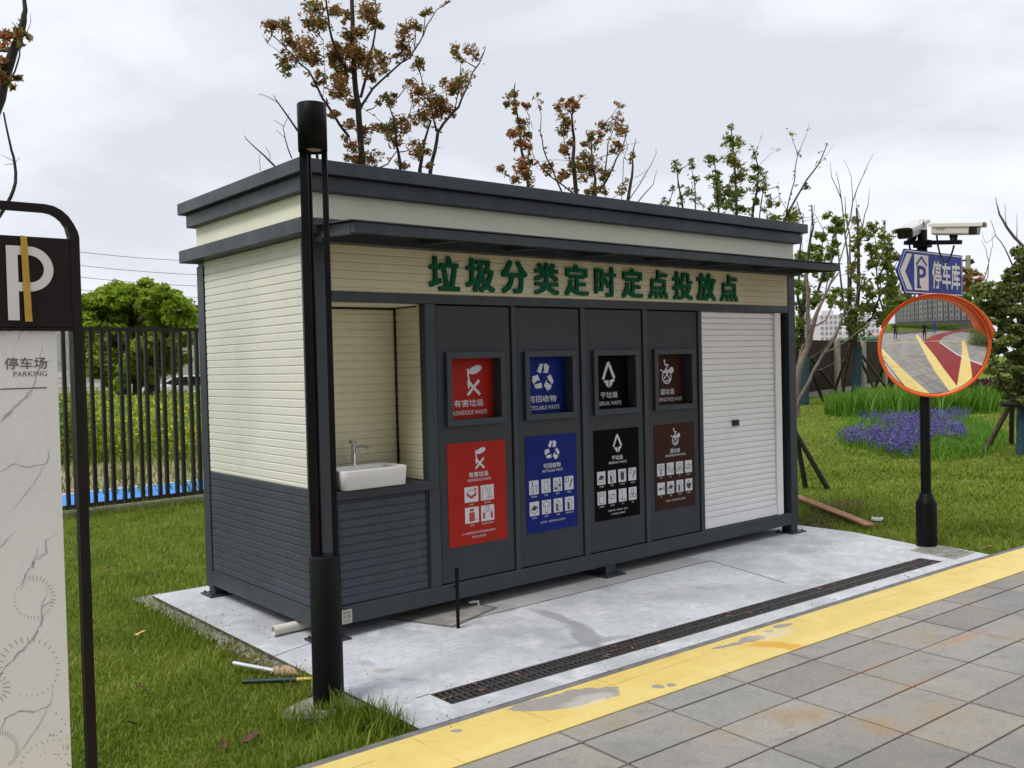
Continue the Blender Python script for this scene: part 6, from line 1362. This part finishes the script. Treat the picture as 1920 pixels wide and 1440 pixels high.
# ------------------------------------------------------------------ right background: brown boundary fence, far blocks, utility poles
F0, F1 = G(1470, 751), G(1690, 715); d_ = (F1-F0); d_.z = 0; d_.normalize(); s_ = Vector((-d_.y, d_.x, 0)); LF = (F1-F0).length
t = thing('boundary_fence', (F0.x, F0.y, LZ), 'brown solid panel boundary fence with concrete posts behind the right lawn', 'fence')
def fence_h(P_): return 2.15
seg = 5.2; n_ = int(LF*2.2/seg)+1; start = F0-d_*8
for k in range(n_+3):
    a_ = start+d_*seg*k; q = MB(); c_ = a_+d_*seg/2; c_.z = LZ+1.12; q.obox(c_, d_*(seg/2-.25), s_*.04, (0, 0, 1.12)); q.build('panel', 'brownfence', t)
    q = MB(); c_ = a_+Vector((0, 0, 0)); c_.z = LZ+1.16; q.obox(c_, d_*.26, s_*.20, (0, 0, 1.16)); q.build('post', 'post', t, bevel=.02)
    q = MB(); c_ = a_+d_*seg/2; c_.z = LZ+.1; q.obox(c_, d_*(seg/2-.25), s_*.10, (0, 0, .10)); q.build('footing', 'plinth', t)
# long green-capped low roof beyond the fence
a_, b_ = at(1595, 637, 52), at(1640, 637, 52); t = thing('site_shed', (a_.x, a_.y, LZ), 'low pale shed with green roof edge behind the brown fence', 'shed')
q = MB(); c_ = (a_+b_)/2; dd = (b_-a_); dd.z = 0; dd.normalize(); sn = Vector((-dd.y, dd.x, 0)); hz = c_.z-LZ
q.obox(Vector((c_.x, c_.y, LZ+hz/2)), dd*((b_-a_).length/2), sn*2, (0, 0, hz/2)); q.build('wall', 'bldwhite', t)
q = MB(); q.obox(Vector((c_.x, c_.y, c_.z+.06)), dd*((b_-a_).length/2+.2), sn*2.2, (0, 0, .06)); q.build('roof', 'greencap', t)
def block(pxa, pxb, pytop, depth, lab, ncol):
    a_, b_ = at(pxa, 660, depth), at(pxb, 660, depth); top = at((pxa+pxb)/2, pytop, depth).z; dd = (b_-a_); dd.z = 0; L_ = dd.length; dd.normalize(); sn = Vector((-dd.y, dd.x, 0))
    if sn.dot(a_-CAM) < 0: sn = -sn
    t = thing('apartment_block', (a_.x, a_.y, LZ), lab, 'building', 'far apartment blocks behind the right trees')
    c_ = (a_+b_)/2+sn*6; q = MB(); q.obox(Vector((c_.x, c_.y, top/2)), dd*L_/2, sn*6, (0, 0, top/2)); q.build('wall', 'bldwall', t)
    q = MB(); q.obox(Vector((c_.x, c_.y, top+1)), dd*(L_/2*.4), sn*3, (0, 0, 1.5)); q.build('roof_house', 'bldwhite', t)
    nf = max(4, int(top/3.0)); fz = top/nf
    for ci in range(ncol):
        u = L_*((ci+.5)/ncol-.5)
        for f_ in range(nf):
            q = MB(); q.obox(Vector((c_.x, c_.y, 0))-sn*6.02+dd*u+Vector((0, 0, fz*(f_+.5))), dd*L_/ncol*.30, sn*.06, (0, 0, fz*.30)); q.build('window', 'bldwin', t)
    return t
block(1500, 1536, 596, 560, 'tallest left of the far grey apartment blocks behind the brown fence', 4)
block(1538, 1580, 590, 530, 'far grey apartment block with gridded window bay left of the wrapped tree', 5)
block(1608, 1650, 594, 500, 'far apartment block right of the wrapped tree trunk beside the mirror', 5)
block(1585, 1606, 620, 580, 'lower far apartment block partly hidden by the wrapped tree', 3)
t = thing('utility_pole', G(1806, 735, LZ), 'grey twin utility pole with crossbar to the right of the blue sign', 'utility pole')
a_, b_ = at(1798, 485, 48), at(1815, 479, 48)
for p_ in (a_, b_): q = MB(); q.tube([Vector((p_.x, p_.y, LZ)), p_], [.17, .12], 10); q.build('post', 'post', t)
q = MB(); q.tube([at(1793, 490, 48), at(1820, 487, 48)], .05, 6); q.build('crossbar', 'fence', t)
q = MB(); q.tube([at(1820, 487, 48), at(1824, 494, 48)], .12, 8); q.build('insulator', 'fence', t)

# ------------------------------------------------------------------ behind the camera (seen in the convex mirror)
A_, B_ = Vector((-60, -20, 0)), Vector((2, -50, 0)); d_ = (B_-A_).normalized(); s_ = Vector((-d_.y, d_.x, 0)); L_ = (B_-A_).length; Hb = 60
if s_.dot(CAM-A_) < 0: s_ = -s_
t = thing('residential_tower', (A_.x, A_.y, 0), 'tall striped cream and brown apartment building reflected in the traffic mirror', 'building')
q = MB(); q.obox((A_+B_)/2-s_*8+Vector((0, 0, Hb/2)), d_*L_/2, s_*8, (0, 0, Hb/2)); q.build('wall', 'bldwin', t)
nb = 26
for k in range(nb):
    c_ = A_+d_*L_*(k+.5)/nb+s_*.3; 
    q = MB(); q.obox(c_+Vector((0, 0, Hb/2+1)), d_*L_/nb*(.38 if k % 3 else .30), s_*.5, (0, 0, Hb/2-1)); by = q.build('window_bay', 'bldwall' if k % 4 != 3 else 'bldwhite', t)
    q = MB()
    for f_ in range(20): q.obox(c_+s_*.52+Vector((0, 0, 3.2+f_*2.8)), d_*L_/nb*.17, s_*.03, (0, 0, .8))
    q.build('window', 'bldwin', by)
hg = scatter_leaves('clipped_hedge', 'leafgreen', [(.3, 3.6, -7.8, -6.6, 0, 1.1)], 9000, .10, 'clipped green hedge behind the photographer reflected in the mirror', 71, kind=None) if False else None
rg_ = np.random.default_rng(71); n = 9000; C_ = np.stack([rg_.uniform(.8, 4.2, n), rg_.uniform(-8.6, -7.2, n), rg_.uniform(0, 1.2, n)], 1); V, F = leaf_mesh(C_, np.ones(n, int), np.full(n, .05), .10, 71)
o = fast('clipped_hedge', V, F, 'leafgreen'); tag(o, 'clipped green hedge at the plaza edge reflected right in the traffic mirror', 'hedge')
n = 9000; C_ = np.stack([rg_.uniform(-40, -8, n), rg_.uniform(-1, 0, n), rg_.uniform(0, 1.2, n)], 1); C_[:, 1] = -16+(C_[:, 0]+8)*-.1+rg_.uniform(-1, 1, n); V, F = leaf_mesh(C_, np.ones(n, int), np.full(n, .1), .3, 72)
o = fast('far_hedge', V, F, 'leafgreen'); tag(o, 'long low green hedge in front of the reflected apartment building', 'hedge')
def person(loc, face, mt, label, arm=0):
    t = thing('person', loc, label, 'person')
    J = {'pel': (0, 0, .95), 'spi': (0, 0, 1.2), 'che': (0, 0, 1.40), 'nec': (0, 0, 1.52), 'hea': (0, .01, 1.64), 'top': (0, .01, 1.74)}
    E_ = [('pel', 'spi'), ('spi', 'che'), ('che', 'nec'), ('nec', 'hea'), ('hea', 'top')]; rr_ = {'pel': .14, 'spi': .13, 'che': .15, 'nec': .055, 'hea': .095, 'top': .06}
    for s_, n_ in ((-1, 'L'), (1, 'R')):
        J['sh'+n_] = (.18*s_, 0, 1.43); J['el'+n_] = (.24*s_, .03+arm*.05, 1.17); J['wr'+n_] = ((.24-.14*arm)*s_, .05+.25*arm, 1.0+.42*arm); J['ha'+n_] = ((.24-.18*arm)*s_, .07+.31*arm, .92+.55*arm)
        J['hp'+n_] = (.09*s_, 0, .88); J['kn'+n_] = (.10*s_, .02+.03*s_, .49); J['an'+n_] = (.11*s_, -.02+.06*s_, .09); J['to'+n_] = (.12*s_, .12+.06*s_, .035)
        E_ += [('che', 'sh'+n_), ('sh'+n_, 'el'+n_), ('el'+n_, 'wr'+n_), ('wr'+n_, 'ha'+n_), ('pel', 'hp'+n_), ('hp'+n_, 'kn'+n_), ('kn'+n_, 'an'+n_), ('an'+n_, 'to'+n_)]
        rr_.update({'sh'+n_: .06, 'el'+n_: .045, 'wr'+n_: .033, 'ha'+n_: .035, 'hp'+n_: .09, 'kn'+n_: .06, 'an'+n_: .042, 'to'+n_: .035})
    names = list(J); ca, sa = math.cos(face), math.sin(face)
    me = bpy.data.meshes.new('body'); me.from_pydata([(loc[0]+J[k][0]*ca-J[k][1]*sa, loc[1]+J[k][0]*sa+J[k][1]*ca, loc[2]+J[k][2]) for k in names], [(names.index(a), names.index(b)) for a, b in E_], [])
    o = link('body', me, mt, t); sk = o.modifiers.new('skin', 'SKIN'); 
    for i, k in enumerate(names): me.skin_vertices[0].data[i].radius = (rr_[k], rr_[k]*(.75 if k in ('che', 'spi', 'pel') else 1)); me.skin_vertices[0].data[i].use_root = (k == 'pel')
    o.modifiers.new('sub', 'SUBSURF').levels = 1; o.modifiers['sub'].render_levels = 2
    q = MB(); hx = Vector((loc[0], loc[1], loc[2]+1.655)); n_ = 10
    q.lathe(hx, [(.001, -.125), (.05, -.11), (.082, -.05), (.088, .0), (.08, .06), (.05, .10), (.001, .115)], 14); q.build('head', 'skin', t, smooth=True)
    q = MB(); bk = Vector((sa, -ca, 0))*.012; q.lathe(hx+bk+Vector((0, 0, .01)), [(.094, -.03), (.096, .02), (.085, .08), (.05, .115), (.001, .125)], 14); q.build('hair', 'clothdark', t, smooth=True)
    return t
try:
    person((-2.95, -6.0, 0), R(-60), 'clothdark', 'person in dark clothes holding up a phone, reflected centre of the traffic mirror', 1)
    person((-6.2, -9.6, 0), R(-50), 'clothblue', 'person in blue clothes farther back on the red lane in the mirror')
    person((-5.2, -3.9, 0), R(-80), 'clothdark', 'person in dark clothes at the left side of the mirror reflection')
except Exception as ex_: print('person failed', ex_)
